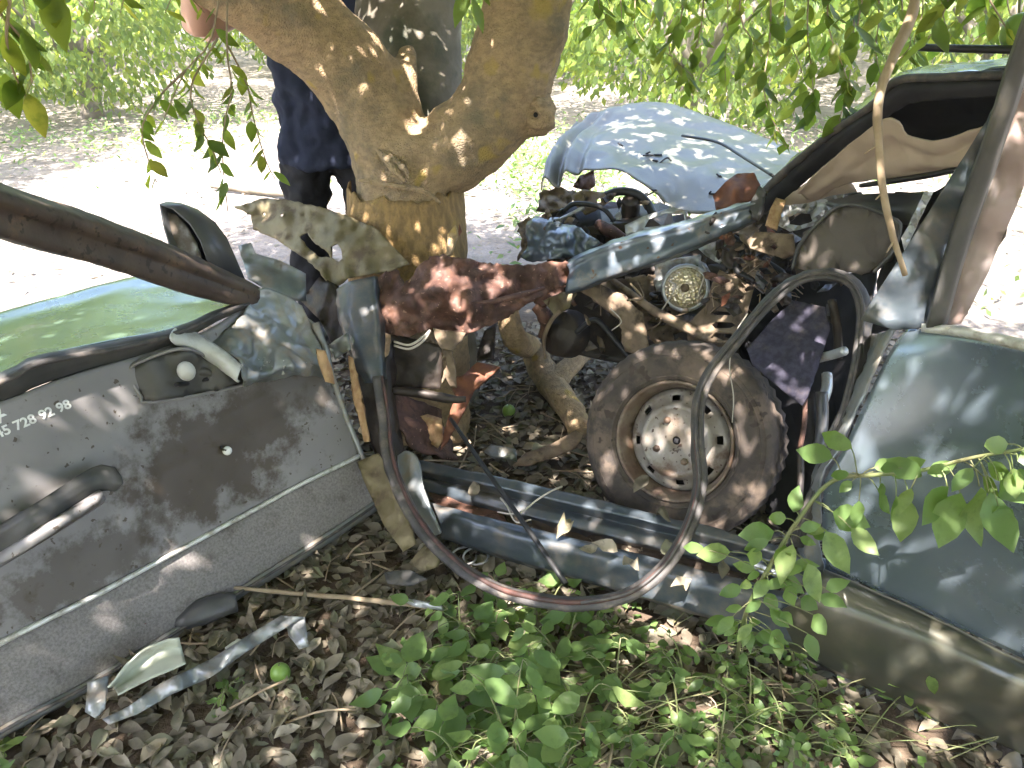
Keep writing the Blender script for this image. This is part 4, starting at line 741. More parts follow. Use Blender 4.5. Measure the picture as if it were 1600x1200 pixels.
sheet('torn_edge', [(846, 300, 3.1), (868, 292, 3.05), (900, 300, 3.0), (888, 322, 2.95), (862, 332, 2.92), (838, 330, 2.95)], M['tan'], car, step=5, thick=.004, crump=.04, cs=16, jag=3, seed=104)
# engine block with cover, filter, pulleys, spring
def box_geo(c, ax, ay, az, hx, hy, hz, bev=.15):
    V, F = [], []
    for z, k in ((-1, 1 - bev), (-1 + bev, 1), (1 - bev, 1), (1, 1 - bev)):
        for sx, sy in ((-1, -1), (1, -1), (1, 1), (-1, 1)): V.append(c + ax * sx * hx * k + ay * sy * hy * k + az * z * hz)
    for i in range(3):
        for j in range(4): a = i * 4 + j; b = i * 4 + (j + 1) % 4; F.append((a, b, b + 4, a + 4))
    return V, F + [(3, 2, 1, 0), (12, 13, 14, 15)]
ex, ey, ez = Vector((.93, -.3, .2)), Vector((.3, .95, .05)), Vector((-.2, .02, .97))
mk('engine_block', *box_geo(P(960, 400, 3.0), ex, ey, ez, .22, .12, .16), M['dark'], car, False)
mk('valve_cover', *box_geo(P(958, 352, 2.96), ex, ey, ez, .17, .05, .035, .3), M['dark'], car, False)
mk('air_filter', *lathe_geo(P(905, 350, 2.95), Vector((-.2, -.25, 1)), [(0, .05), (.07, .048), (.085, .04), (.088, .0), (.085, -.03)], 28), M['black'], car)
for (x, y, d, r_) in ((930, 400, 2.72, .05), (985, 420, 2.7, .04), (1150, 400, 2.42, .045)):
    mk('belt_pulley', *lathe_geo(P(x, y, d), Vector((-.3, -.8, .3)), [(0, .02), (r_ * .3, .02), (r_ * .35, .008), (r_ * .8, .006), (r_, .015), (r_ * .86, 0), (r_, -.015), (r_ * .7, -.02)], 24), M['dark'], car)
tube('coil_spring', [P(1030, 500, 2.6) + Vector((.035 * math.cos(a), .035 * math.sin(a), a * .0052 - .09)) for a in [i * .5 for i in range(72)]], .007, M['dark'], car, n=7, seg=200)
for (pp, r_) in (([(880, 330, 2.85), (900, 318, 2.82), (940, 325, 2.8), (960, 345, 2.78)], .009), ([(1000, 350, 2.8), (985, 375, 2.75), (1005, 400, 2.7), (1030, 405, 2.66)], .012), ([(1130, 360, 2.5), (1160, 385, 2.42), (1150, 420, 2.4), (1180, 440, 2.36)], .010), ([(1200, 410, 2.36), (1225, 430, 2.3), (1215, 460, 2.28), (1250, 480, 2.22)], .008), ([(900, 520, 2.66), (930, 500, 2.62), (960, 530, 2.6), (985, 560, 2.58)], .010)):
    tube('hose', pp, r_, M['cable'], car, n=9, seg=30)
for k in range(34):
    rr_ = random.Random(900 + k); x, y = rr_.uniform(1120, 1240), rr_.uniform(400, 470)
    p0 = P(x, y, rr_.uniform(2.3, 2.45)); tube('frayed_fibre', [p0, p0 + Vector((rr_.uniform(-.04, .04), -.01, rr_.uniform(-.02, .03))), p0 + Vector((rr_.uniform(-.08, .08), -.02, rr_.uniform(-.07, .02)))], .0016, M[rr_.choice(('twig', 'tan', 'dark'))], car, n=4, seg=6)
r2 = random.Random(23)
def scraps(n, box, mats, smin, smax):
    for k in range(n):
        x, y = r2.uniform(box[0], box[2]), r2.uniform(box[1], box[3]); d = r2.uniform(box[4], box[5]); s = r2.uniform(smin, smax); a = r2.uniform(0, 6.28); e = r2.uniform(.25, .7)
        pts = []
        m = r2.choice((4, 5, 6))
        for i in range(m):
            t = a + 6.283 * i / m; rr = s * r2.uniform(.7, 1.2); u, v = rr * math.cos(6.283 * i / m), rr * e * math.sin(6.283 * i / m)
            pts.append((x + u * math.cos(a) - v * math.sin(a), y + u * math.sin(a) + v * math.cos(a), d + r2.uniform(-.03, .03)))
        sheet('metal_scrap', pts, M[r2.choice(mats)], car, step=max(5, s * .4), thick=.004, crump=.015, cs=16, seed=k, smooth=r2.random() < .5)
scraps(30, (850, 305, 1010, 380, 2.68, 2.95), ('dark', 'tan', 'rust', 'black', 'tan', 'alu'), 5, 14)
scraps(34, (890, 440, 1120, 560, 2.55, 2.8), ('tan', 'dark', 'tan', 'rust', 'dark'), 8, 22)
scraps(56, (1100, 340, 1250, 480, 2.28, 2.5), ('tan', 'dark', 'rust', 'dark', 'dark', 'rust_orange'), 6, 18)
scraps(14, (1180, 420, 1330, 500, 2.15, 2.35), ('dark', 'black', 'tan', 'plastic'), 8, 20)
for k in range(14):
    x, y, d = r2.uniform(880, 1220), r2.uniform(400, 560), r2.uniform(2.35, 2.6)
    tube('loose_wire', [(x, y, d), (x + r2.uniform(-20, 20), y + r2.uniform(5, 25), d - .03), (x + r2.uniform(-30, 30), y + r2.uniform(20, 60), d)], r2.uniform(.0015, .004), M[r2.choice(('wire', 'cable', 'tan'))], car, n=5)
# metal wrapped round the trunk
sheet('torn_wing_strip', [(365, 323, 2.75), (385, 318, 2.72), (408, 310, 2.70), (440, 311, 2.66), (500, 323, 2.58), (545, 338, 2.50), (592, 360, 2.43), (620, 392, 2.40), (640, 412, 2.39), (610, 424, 2.38), (570, 430, 2.38), (545, 434, 2.39), (530, 446, 2.41), (512, 446, 2.44), (500, 425, 2.47), (474, 402, 2.52), (432, 374, 2.60), (395, 358, 2.68), (392, 336, 2.70)],
      M['olive'], car, step=5, thick=.004, crump=.018, cs=10, jag=1.2, holes=[[(468, 369), (480, 364), (490, 378), (514, 396), (516, 403), (498, 401), (478, 384)], [(517, 386), (527, 381), (533, 388), (535, 404), (530, 410), (518, 402)], [(411, 334), (415, 332), (416, 336), (412, 338)], [(438, 335), (442, 334), (443, 338), (439, 339)]], extra=[(450, 345, 2.60), (560, 390, 2.41)], seed=81)
sheet('torn_wing_strip', [(470, 470, 2.5), (500, 432, 2.46), (528, 446, 2.41), (545, 470, 2.38), (548, 520, 2.36), (540, 560, 2.34), (520, 540, 2.36), (500, 500, 2.42)], M['dark'], car, step=8, thick=.004, crump=.02, cs=11, seed=82)
sheet('rusted_panel', [(588, 440, 2.40), (602, 424, 2.40), (620, 420, 2.38), (632, 444, 2.36), (646, 430, 2.34), (656, 414, 2.32), (672, 400, 2.32), (692, 397, 2.32), (712, 402, 2.34), (756, 410, 2.38), (786, 414, 2.42), (830, 414, 2.45), (862, 408, 2.48), (895, 410, 2.5), (890, 440, 2.5), (860, 456, 2.49), (824, 474, 2.46), (788, 498, 2.44), (728, 524, 2.40), (700, 518, 2.36), (668, 516, 2.33), (640, 526, 2.34), (600, 520, 2.38)],
      M['rust'], car, step=5, thick=.004, crump=.024, cs=11, jag=2.0, extra=[(685, 450, 2.275), (640, 480, 2.33), (652, 500, 2.37), (760, 450, 2.36), (720, 480, 2.31)], seed=83)
tube('panel_fold', [(735, 474, 2.31), (775, 470, 2.34), (822, 458, 2.38), (850, 450, 2.41)], [.004, .008, .009, .006], M['rust'], car, n=8, rough=.3)
sheet('torn_lip', [(676, 512, 2.33), (690, 516, 2.33), (728, 520, 2.36), (722, 532, 2.36), (706, 548, 2.34), (690, 545, 2.34), (680, 528, 2.33)], M['tan'], car, step=5, thick=.005, crump=.008, seed=84)
for k in range(2):
    tube('torn_lip_wire', [(616, 540 - k * 6, 2.34), (640, 545 - k * 6, 2.31), (662, 532 - k * 6, 2.31), (672, 516, 2.32)], .004, M['wire'], car, n=6)
loft('door_pillar', [[(526, 452, 2.38), (527, 490, 2.37), (540, 530, 2.34), (556, 575, 2.31), (572, 598, 2.3)], [(545, 440, 2.34), (548, 490, 2.33), (558, 530, 2.30), (570, 570, 2.27), (582, 598, 2.27)],
                     [(584, 432, 2.33), (588, 470, 2.32), (592, 520, 2.29), (596, 560, 2.27), (598, 592, 2.27)], [(590, 432, 2.39), (595, 470, 2.38), (600, 520, 2.35), (602, 560, 2.33), (604, 592, 2.33)]], M['paint_dark'], car, 26, 14, .004, .006, 12, sharp=True, seed=85)
sheet('pillar_flap', [(512, 540, 2.33), (545, 518, 2.30), (548, 545, 2.28), (524, 562, 2.29)], M['paint_dusty'], car, step=6, thick=.004, crump=.012, seed=86)
sheet('wood_splinter', [(544, 556, 2.28), (552, 560, 2.28), (566, 620, 2.25), (578, 690, 2.24), (570, 690, 2.25), (552, 620, 2.27)], M['wood'], car, step=6, thick=.01, crump=.004, seed=87)
loft('hinge_post', [[(540, 560, 2.40), (560, 620, 2.38), (578, 690, 2.36), (595, 720, 2.35)], [(600, 560, 2.36), (606, 620, 2.34), (615, 690, 2.33), (630, 720, 2.33)], [(614, 530, 2.44), (616, 610, 2.42), (628, 690, 2.4), (640, 712, 2.4)]], M['dark'], car, 20, 10, .006, .012, 12, seed=88)
loft('trunk_shade_sheet', [[(612, 522, 2.44), (650, 530, 2.42), (690, 540, 2.42)], [(610, 565, 2.44), (650, 570, 2.42), (690, 572, 2.42)], [(610, 604, 2.45), (650, 606, 2.43), (688, 608, 2.43)]], M['dark'], car, 14, 14, .006, .01, 10, seed=89)  # dark sheet added where the lower trunk lies in shadow
sheet('torn_strip', [(692, 546, 2.42), (706, 546, 2.42), (712, 575, 2.44), (714, 606, 2.46), (704, 606, 2.46), (696, 590, 2.44), (690, 600, 2.43)], M['tan'], car, step=5, thick=.005, crump=.006, holes=[[(692, 560), (696, 556), (697, 574), (693, 580)]], seed=90)
tube('cross_bar', [(612, 610, 2.38), (655, 614, 2.36), (706, 624, 2.36), (728, 624, 2.36)], [.012, .015, .015, .01], M['dark'], car, n=8, rough=.3)
loft('sill_end', [[(604, 600, 2.42), (618, 660, 2.40), (640, 700, 2.40)], [(640, 620, 2.50), (660, 670, 2.48), (680, 712, 2.46)], [(690, 640, 2.62), (700, 690, 2.60), (712, 722, 2.56)]], M['rust'], car, 16, 10, .006, .02, 11, seed=91)
sheet('dark_post_piece', [(757, 517, 2.9), (775, 505, 2.9), (772, 562, 2.88), (745, 564, 2.88), (748, 545, 2.89)], M['dark'], car, step=6, thick=.006, crump=.01, seed=95)  # dark brownish piece of a post behind the wreck
# hinge plates between door and sill
loft('hinge_plate', [[(622, 712, 2.22), (634, 704, 2.2), (650, 712, 2.18), (656, 735, 2.15)], [(622, 745, 2.19), (636, 740, 2.17), (654, 750, 2.14), (664, 770, 2.12)], [(640, 790, 2.15), (654, 790, 2.12), (672, 800, 2.09), (682, 812, 2.08)], [(664, 832, 2.12), (672, 834, 2.10), (684, 836, 2.08), (690, 832, 2.07)]],
     M['paint_dusty'], car, 18, 20, .006, .006, 14, seed=92)
sheet('hinge_plate', [(558, 722, 2.26), (590, 708, 2.24), (618, 740, 2.2), (636, 790, 2.14), (650, 850, 2.08), (630, 862, 2.09), (600, 820, 2.16), (575, 765, 2.22)], M['olive'], car, step=8, thick=.005, crump=.012, seed=93)

# ------------------------------------------------------------------ wheel
wc = P(1062, 687, 2.17); wn = (Vector((-.78, 0, 1.22)) - wc).normalized()
wheel = empty('road_wheel', Vector((wc.x, wc.y, .02)), 'mud-coated tyre on a dirty pale steel rim standing behind the sill', 'wheel')
seg = 96
def tread(V, F, prof):
    return V, F
prof = [(.158, .02), (.166, .045), (.175, .055), (.195, .062), (.228, .064), (.254, .058), (.269, .046), (.278, .03), (.281, .0), (.281, -.05), (.278, -.095), (.269, -.112), (.24, -.125), (.2, -.128), (.166, -.1)]
V, F = lathe_geo(wc, wn, prof, seg)
m_ = len(prof)
for i in range(seg):
    for j in range(7, 12):
        if i % 2: V[i * m_ + j] = V[i * m_ + j] - (V[i * m_ + j] - wc - wn * prof[j][1]).normalized() * (.003 if j == 7 else .007)
tyre = mk('tyre', V, F, M['tyre'], wheel)
for k, rr in enumerate((.182, .240, .252)):
    mk('tyre_bead_ring', *lathe_geo(wc, wn, [(rr - .0035, (.058, .0605, .0565)[k]), (rr, (.0625, .064, .060)[k]), (rr + .0035, (.060, .060, .055)[k])], 72), M['tyre'], tyre)
mk('rim_lip', *lathe_geo(wc, wn, [(.164, .046), (.170, .056), (.166, .060), (.160, .054), (.156, .036), (.150, .02), (.147, .0), (.144, -.02), (.146, -.08)], 64), M['rim_lip'], wheel)
dp = [(.147, -.012), (.142, .002), (.128, .010), (.112, .018), (.104, .030), (.096, .036), (.088, .033), (.080, .030), (.055, .030), (.04, .028), (.012, .028)]
slot = lambda i, j: j == 2 and (i % 8) in (0, 1)
rim = mk('rim', *lathe_geo(wc, wn, dp, 64, .2, slot), M['rim'], wheel); rim.modifiers.new('t', 'SOLIDIFY').thickness = .004
s_ax, u_ax, n_ax = frame(wn)
mk('brake_backplate', *lathe_geo(wc, wn, [(.0, -.03), (.10, -.03), (.148, -.035)], 40), M['black'], wheel)
for a in range(4):
    an = R(128 + 90 * a); c = wc + (s_ax * math.cos(an) + u_ax * math.sin(an)) * .062 + n_ax * .028
    mk('wheel_bolt', *lathe_geo(c, wn, [(0, .016), (.007, .015), (.010, .010), (.011, -.004)], 6), M['rim_lip'], wheel)
c = wc + n_ax * .0285
mk('centre_hole', [c + (s_ax * math.cos(R(45 + 90 * i)) + u_ax * math.sin(R(45 + 90 * i))) * .0085 + n_ax * h for h in (.0022, -.02) for i in range(4)], [(0, 1, 2, 3), (0, 4, 5, 1), (1, 5, 6, 2), (2, 6, 7, 3), (3, 7, 4, 0)], M['black'], wheel, False)

# ------------------------------------------------------------------ hanging rubber seal, rod, wires
SP = [(590, 588, 2.22), (600, 650, 2.20), (606, 710, 2.16), (628, 775, 2.10), (668, 838, 2.02), (720, 888, 1.93), (780, 922, 1.86), (840, 938, 1.80), (910, 944, 1.76), (985, 928, 1.73), (1040, 885, 1.73), (1076, 825, 1.74), (1094, 760, 1.76), (1090, 690, 1.78), (1092, 630, 1.79), (1112, 580, 1.79), (1152, 530, 1.79), (1200, 474, 1.79), (1245, 438, 1.78), (1290, 428, 1.76), (1330, 440, 1.74), (1350, 480, 1.72), (1346, 545, 1.71), (1330, 620, 1.72), (1304, 700, 1.74), (1276, 770, 1.77), (1256, 815, 1.80), (1246, 850, 1.84)]
seal = tube('door_seal', SP, [.017, .019, .019, .02, .019, .018, .019, .02], M['rubber'], None, n=14, seg=150, rough=.22, seed=4, sq=.6)
tag(seal, 'black rubber door seal hanging in a long S-shaped loop before the wheel', 'seal')
tube('split_lip', [(x + (7 if i < 6 else -3 if i > 9 and i < 15 else 0), y - (0 if i < 6 else 3), d - .013) for i, (x, y, d) in enumerate(SP[:14])], [.004, .006, .007, .006, .005], M['rubber_rust'], seal, seg=80, n=7, rough=.4)
tube('seal_ridge', [(x - 2, y - 2, d - .016) for x, y, d in SP[8:]], .0045, M['rubber'], seal, seg=90, n=6)
o = tube('metal_rod', [(704, 654, 2.32), (760, 735, 2.16), (820, 820, 2.0), (884, 912, 1.86)], [.006, .007, .007, .008], M['cable'], None, n=8, seg=14)
tag(o, 'thin black rod slanting across the sill', 'rod')
for k, (pp, lb) in enumerate((([(778, 800, 2.1), (800, 803, 2.06), (818, 798, 2.05), (838, 782, 2.05), (860, 768, 2.05), (878, 760, 2.08)], 'pale curved wire looping over the channel of the sill'), ([(782, 778, 2.14), (792, 790, 2.1), (806, 815, 2.03), (830, 812, 2.02)], 'short bright wire kinked beside the black rod'))):
    tag(tube('wire', pp, .0026, M['wire'], None, n=6, seg=30), lb, 'wire')
bw = [G(720 + 24 * math.cos(a) + a * 3, 868 + 14 * math.sin(a), .03 + .01 * math.sin(a * 2)) for a in [i * .5 for i in range(26)]]
tag(tube('wire', bw, .0035, M['alu'], None, n=6, seg=110), 'tangled silvery wire coil on the litter under the sill', 'wire')
tag(tube('wire', [(1168, 490, 1.86), (1150, 520, 1.87), (1140, 570, 1.9), (1146, 620, 1.93), (1144, 660, 1.95)], .0016, M['wire'], None, n=5, seg=30), 'thin pale thread hanging down over the tyre', 'wire')

# ------------------------------------------------------------------ loose things on the ground
def gp(px, py, z=0): 
    q = G(px, py); return Vector((q.x, q.y, gz(q.x, q.y) + z))
log = mk('fallen_branch', *join([tube_geo([P(786, 470, 3.0), P(806, 530, 2.96), gp(830, 580, .1), gp(862, 622, .06), gp(892, 660, .05), gp(908, 690, .04)], [.042, .048, .05, .056, .05, .045], n=16, seg=40, rough=.25, seed=2),
                                 tube_geo([gp(862, 622, .06), gp(884, 606, .08), gp(906, 590, .1), gp(925, 580, .1)], [.045, .04, .036, .03], n=14, seg=20, rough=.3, seed=3)]), M['bark'])
tag(log, 'broken forked branch of pale bark lying behind the tyre', 'branch')
def plate(name, pts, mat_, label, cat_, seed=0, crump=.012, thick=.006, **k):
    return tag(sheet(name, pts, mat_, None, step=6, thick=thick, crump=crump, seed=seed, **k), label, cat_)
plate('bark_plate', [(800, 728, 2.56), (822, 708, 2.58), (862, 694, 2.58), (900, 672, 2.6), (912, 680, 2.58), (900, 700, 2.54), (862, 716, 2.52), (826, 728, 2.53)], M['tan'], 'flat brown slab of bark propped in front of the fallen branch', 'bark', 1)
plate('metal_offcut', [(756, 706, 2.6), (768, 694, 2.6), (806, 702, 2.58), (808, 722, 2.56), (788, 716, 2.56), (770, 716, 2.58)], M['paint_dusty'], 'small bent grey metal offcut on the soil beside the bark slab', 'metal scrap', 2)
plate('bark_strip', [(700, 592, 2.52), (722, 588, 2.52), (746, 566, 2.56), (782, 574, 2.6), (740, 612, 2.55), (722, 650, 2.48), (700, 690, 2.46), (688, 704, 2.46), (698, 660, 2.46), (712, 620, 2.5)], M['rust_orange'], 'curled orange-brown strip of torn bark at the trunk foot', 'bark', 3, .02, .008)
plate('bark_strip', [(640, 655, 2.52), (668, 648, 2.52), (690, 655, 2.5), (692, 690, 2.48), (684, 700, 2.47), (664, 688, 2.49), (648, 678, 2.5)], M['wood'], 'pale splintered strip of bark below the dark sheet on the trunk', 'bark', 4, .02, .008)
tag(loft('plastic_channel', [[(168, 1074, 1.70), (205, 1032, 1.74), (252, 1002, 1.78), (280, 998, 1.79)], [(176, 1072, 1.735), (215, 1038, 1.775), (255, 1012, 1.81), (284, 1012, 1.82)], [(180, 1078, 1.735), (222, 1050, 1.77), (258, 1026, 1.80), (287, 1024, 1.81)], [(184, 1086, 1.69), (224, 1066, 1.72), (262, 1050, 1.745), (290, 1036, 1.76)]], M['cream'], None, 22, 13, .004, .004, 14, sharp=True), 'pale green plastic channel piece under the door edge', 'plastic piece')
plate('metal_strip', [(160, 1124, 1.68), (200, 1104, 1.70), (250, 1068, 1.74), (330, 1030, 1.82), (400, 985, 1.88), (440, 962, 1.93), (474, 964, 1.93), (440, 985, 1.88), (380, 1022, 1.82), (330, 1058, 1.78), (270, 1084, 1.73), (215, 1116, 1.69), (170, 1132, 1.67)], M['paint_dusty'], 'long grey metal strip lying on leaves along the torn door', 'metal strip', 6, .010, .003)
plate('metal_offcut', [(446, 968, 1.93), (476, 964, 1.93), (482, 1010, 1.89), (468, 1014, 1.89), (452, 992, 1.91)], M['alu'], 'small pale metal offcut at the end of the long grey strip', 'metal scrap', 7)
plate('metal_offcut', [(612, 932, 2.0), (640, 936, 1.99), (690, 945, 1.97), (694, 954, 1.96), (650, 948, 1.97)], M['alu'], 'narrow silvery metal sliver among the weeds', 'metal scrap', 8, .006)
plate('metal_offcut', [(640, 880, 2.12), (662, 852, 2.12), (690, 868, 2.1), (684, 885, 2.08), (660, 895, 2.08)], M['olive'], 'dull plate with a torn corner beneath the hanging seal', 'metal scrap', 9)
plate('metal_offcut', [(138, 1066, 1.70), (170, 1056, 1.72), (164, 1108, 1.67), (150, 1122, 1.66), (134, 1112, 1.665)], M['paint_dusty'], 'bent grey bracket upright under the lower corner of the torn door', 'metal scrap', 10, .012)
plate('trim_shard', [(352, 1012, 1.86), (372, 998, 1.87), (392, 1004, 1.86), (378, 1022, 1.845), (360, 1024, 1.845)], M['cream'], 'small cream trim shard lying on the long grey metal strip', 'plastic piece', 11, .006)
plate('trim_shard', [(600, 895, 2.08), (640, 890, 2.08), (668, 905, 2.05), (640, 916, 2.04), (606, 912, 2.05)], M['trim_dark'], 'dark trim shard among dry leaves below the hinge plates', 'plastic piece', 12, .006)
o = tube('rubber_boot', [gp(262, 998, .03), gp(300, 990, .045), gp(340, 975, .05), gp(372, 962, .045)], [.012, .03, .034, .028], M['plastic'], None, n=14, rough=.2)
tag(o, 'dark blue-black rubber boot piece lying against the door edge', 'rubber piece')
tag(tube('twig', [gp(330, 944, .06), gp(450, 944, .05), gp(560, 955, .045), gp(680, 972, .05)], [.005, .006, .007, .006], M['twig'], None, n=7, seg=30, rough=.4), 'long straight brown twig lying from the door towards the weeds', 'twig')
fr = [((795, 642), .026, 'green citrus fruit lying on bare soil behind the sill', 0), ((440, 1056), .024, 'green citrus fruit on dry leaves beside the grey metal strip', 0), ((862, 912), .024, 'green citrus fruit by the foot of the black rod', 0), ((478, 1096), .008, 'tiny unripe citrus fruit among dry leaves', 0)]
for (x, y), r_, lb, z in fr:
    c = gp(x, y + r_ * 260, r_ * .9); f = mk('citrus_fruit', *ball_geo(c, r_, r_, r_ * 1.06, 18, 12), M['fruit']); tag(f, lb, 'fruit', None)
    tube('stalk', [c + Vector((0, 0, r_)), c + Vector((.001, 0, r_ * 1.25))], .0025, M['stem'], f, n=6, seg=3)
f = mk('citrus_fruit', *ball_geo(P(1592, 50, 1.55), .034, .034, .036, 18, 12), M['fruit']); tag(f, 'green citrus fruit hanging among leaves above the car roof', 'fruit')
tube('stalk', [P(1592, 24, 1.55), P(1594, -10, 1.56), P(1600, -200, 1.6)], .0025, M['stem'], f, n=6, seg=8)

# ------------------------------------------------------------------ leaf litter
def litter_ok(px, py):
    return not (px < 590 and py < 1143 - (px * .61))
cnt = 0; rl = random.Random(5)
while cnt < 298:
    px, py = rl.uniform(0, 1250), rl.uniform(800, 1215)
    if not litter_ok(px, py + 10): continue
    b = gp(px, py, rl.uniform(.008, .03)); a = rl.uniform(0, 6.28)
    put_leaf('dry', b, Vector((math.cos(a), math.sin(a), rl.uniform(-.25, .35))), Vector((rl.uniform(-.6, .6), rl.uniform(-.9, .4), 1)), rl.uniform(.04, .078), ground, 'dry_leaf'); cnt += 1
for (px, py, d) in ((905, 858, 1.93), (965, 862, 1.92), (975, 868, 1.9), (1025, 795, 2.04), (1040, 868, 1.9), (870, 840, 2.0), (735, 775, 2.2), (990, 770, 2.0), (1128, 905, 1.82), (1080, 905, 1.82)):
    a = rl.uniform(0, 6.28); put_leaf('dry', P(px, py, d), Vector((math.cos(a), math.sin(a), .2)), Vector((0, -.5, 1)), rl.uniform(.05, .075), car, 'dry_leaf')
lt = np.array(leaf_template(.5, .2, .2, .9)[0]); ltf = leaf_template(.5, .2, .2, .9)[1]
r_ = np.random.RandomState(11); n = 17000
bx_, by_ = r_.uniform(-1.9, 1.9, n), r_.uniform(.75, 3.4, n); keep = r_.rand(n) < np.clip(1.25 - .33 * np.maximum(by_ - 1.2, 0) , .12, 1); bx_, by_ = bx_[keep], by_[keep]; n = len(bx_)
base = np.array([(x, y, gz(x, y) + z) for x, y, z in zip(bx_, by_, r_.uniform(-.004, .022, n))]); an = r_.uniform(0, 6.283, n)
cloud('leaf_litter', base, np.stack([np.cos(an), np.sin(an), r_.uniform(-.3, .3, n)], 1), np.stack([r_.normal(0, .45, n), r_.normal(0, .45, n), np.ones(n)], 1), r_.uniform(.03, .07, n), M['dryt'], None, 3, 1, (lt, ltf), Vector((0, 2, 0)))
# twigs in the litter
gs = []
for k in range(320):
    x, y = rl.uniform(-1.1, 1.2), rl.uniform(.95, 2.9); a = rl.uniform(0, 3.14); L = rl.uniform(.05, .2); z = rl.uniform(.01, .035)
    p0 = Vector((x, y, gz(x, y) + z)); p2 = p0 + Vector((math.cos(a) * L, math.sin(a) * L, rl.uniform(-.02, .03))); p1 = (p0 + p2) / 2 + Vector((rl.uniform(-.015, .015), rl.uniform(-.015, .015), .01))
    gs.append(tube_geo([p0, p1, p2], rl.uniform(.0012, .0035), n=5, seg=6))
o = mk('twig_litter', *join(gs), M['twig']); tag(o, kind='stuff')
# wood chips and rubble behind the sill
gs = []
for k in range(420):
    px, py = rl.uniform(640, 960), rl.uniform(500, 790); b = gp(px, py, .008); s = rl.uniform(.006, .024); e = [Vector((rl.uniform(-1, 1), rl.uniform(-1, 1), rl.uniform(-.4, .6))) * s for _ in range(4)]
    gs.append(([b + q for q in e], [(0, 1, 2), (0, 2, 3), (0, 3, 1), (1, 3, 2)]))
o = mk('wood_chips', *join(gs), M['tan'], None, False); tag(o, kind='stuff')

# ------------------------------------------------------------------ weeds
def weed(px, py, h, nst, nlf, size, label, lean=(0, 0), spread=.5, seed=0, group='green weeds growing before the sill'):
    r = random.Random(seed); b = gp(px, py); root = empty('weed', b, label, 'weed', group)
    for s in range(nst):
        a = r.uniform(0, 6.28); q = Vector((math.cos(a) * spread * r.uniform(.3, 1) + lean[0], math.sin(a) * spread * r.uniform(.3, 1) + lean[1], 1)).normalized(); hh = h * r.uniform(.6, 1.1)
        pts = [b, b + q * hh * .4 + Vector((0, 0, .02)), b + q * hh * .8, b + q * hh + Vector((q.x * .05, q.y * .05, -.02))]
        st = tube('stem', pts, [.003, .0024, .0014], M['stem'], root, n=5, seg=9)
        c = cat(pts, 20)
        for k in range(nlf):
            t = .22 + .78 * k / max(1, nlf - 1); i = min(19, int(t * 19)); a2 = k * 2.4 + r.uniform(-.5, .5)
            dv = Vector((math.cos(a2), math.sin(a2), r.uniform(-.25, .45))); nn = Vector((r.uniform(-.35, .35), r.uniform(-.45, .15), 1)); sz = size * r.uniform(.6, 1.2) * (1 - .35 * t)
            p0 = c[i]; p1 = p0 + dv.normalized() * sz * .35
            put_leaf('weed', p1, dv + Vector((0, 0, -.35)), nn, sz, root)
            tube('leaf_stalk', [p0, p0.lerp(p1, .5) + Vector((0, 0, .004)), p1], .0011, M['stem'], root, n=4, seg=4)
wl = 'broad-leaved green weed in the dense clump before the hanging seal'; wr = 'straggly small-leaved green weed between the clump and the rocker panel'
for k, (px, py, h, ns, nl, sz) in enumerate(((650, 1075, .17, 3, 5, .115), (700, 1130, .20, 3, 5, .115), (760, 1060, .22, 3, 6, .11), (720, 1010, .17, 3, 5, .095), (830, 1105, .25, 3, 6, .115), (880, 1040, .22, 3, 6, .10), (800, 1180, .24, 3, 6, .115), (900, 1160, .24, 3, 6, .105), (960, 1090, .2, 3, 6, .085), (730, 1220, .2, 3, 5, .11), (860, 1240, .2, 3, 5, .105), (930, 990, .16, 3, 5, .07), (690, 975, .15, 2, 5, .07), (780, 985, .16, 3, 5, .08), (850, 985, .16, 3, 5, .08))):
    weed(px, py, h, ns, nl, sz, wl, (-.05, -.1), .55, k, 'broad-leaved weeds in the clump')
for k, (px, py, h, ns, nl, sz) in enumerate(((1010, 1030, .16, 3, 6, .055), (1070, 1080, .18, 3, 7, .055), (1060, 1160, .19, 3, 6, .06), (1140, 1060, .15, 4, 8, .038), (1170, 1130, .16, 4, 8, .04), (1120, 1200, .16, 4, 7, .05), (1230, 1180, .17, 4, 8, .04), (1280, 1120, .15, 3, 7, .038), (990, 1180, .17, 3, 7, .05), (1180, 1010, .14, 4, 8, .04), (1330, 1200, .15, 3, 7, .045), (1240, 1060, .15, 4, 8, .035), (1010, 1240, .15, 3, 6, .055))):
    weed(px, py, h, ns, nl, sz, wr, (0, -.1), .7, 40 + k, 'straggly weeds by the rocker')
weed(1395, 1110, .22, 2, 9, .06, 'pale-leaved weed spreading its leaves before the rocker panel', (.0, -.15), .25, 77, None)
weed(20, 1215, .12, 3, 4, .06, 'low weed sprouting under the corner of the torn door', (0, 0), .6, 78, None)
weed(360, 1090, .07, 3, 6, .035, 'small fern-like weed beside the long grey metal strip', (0, 0), .8, 79, None)
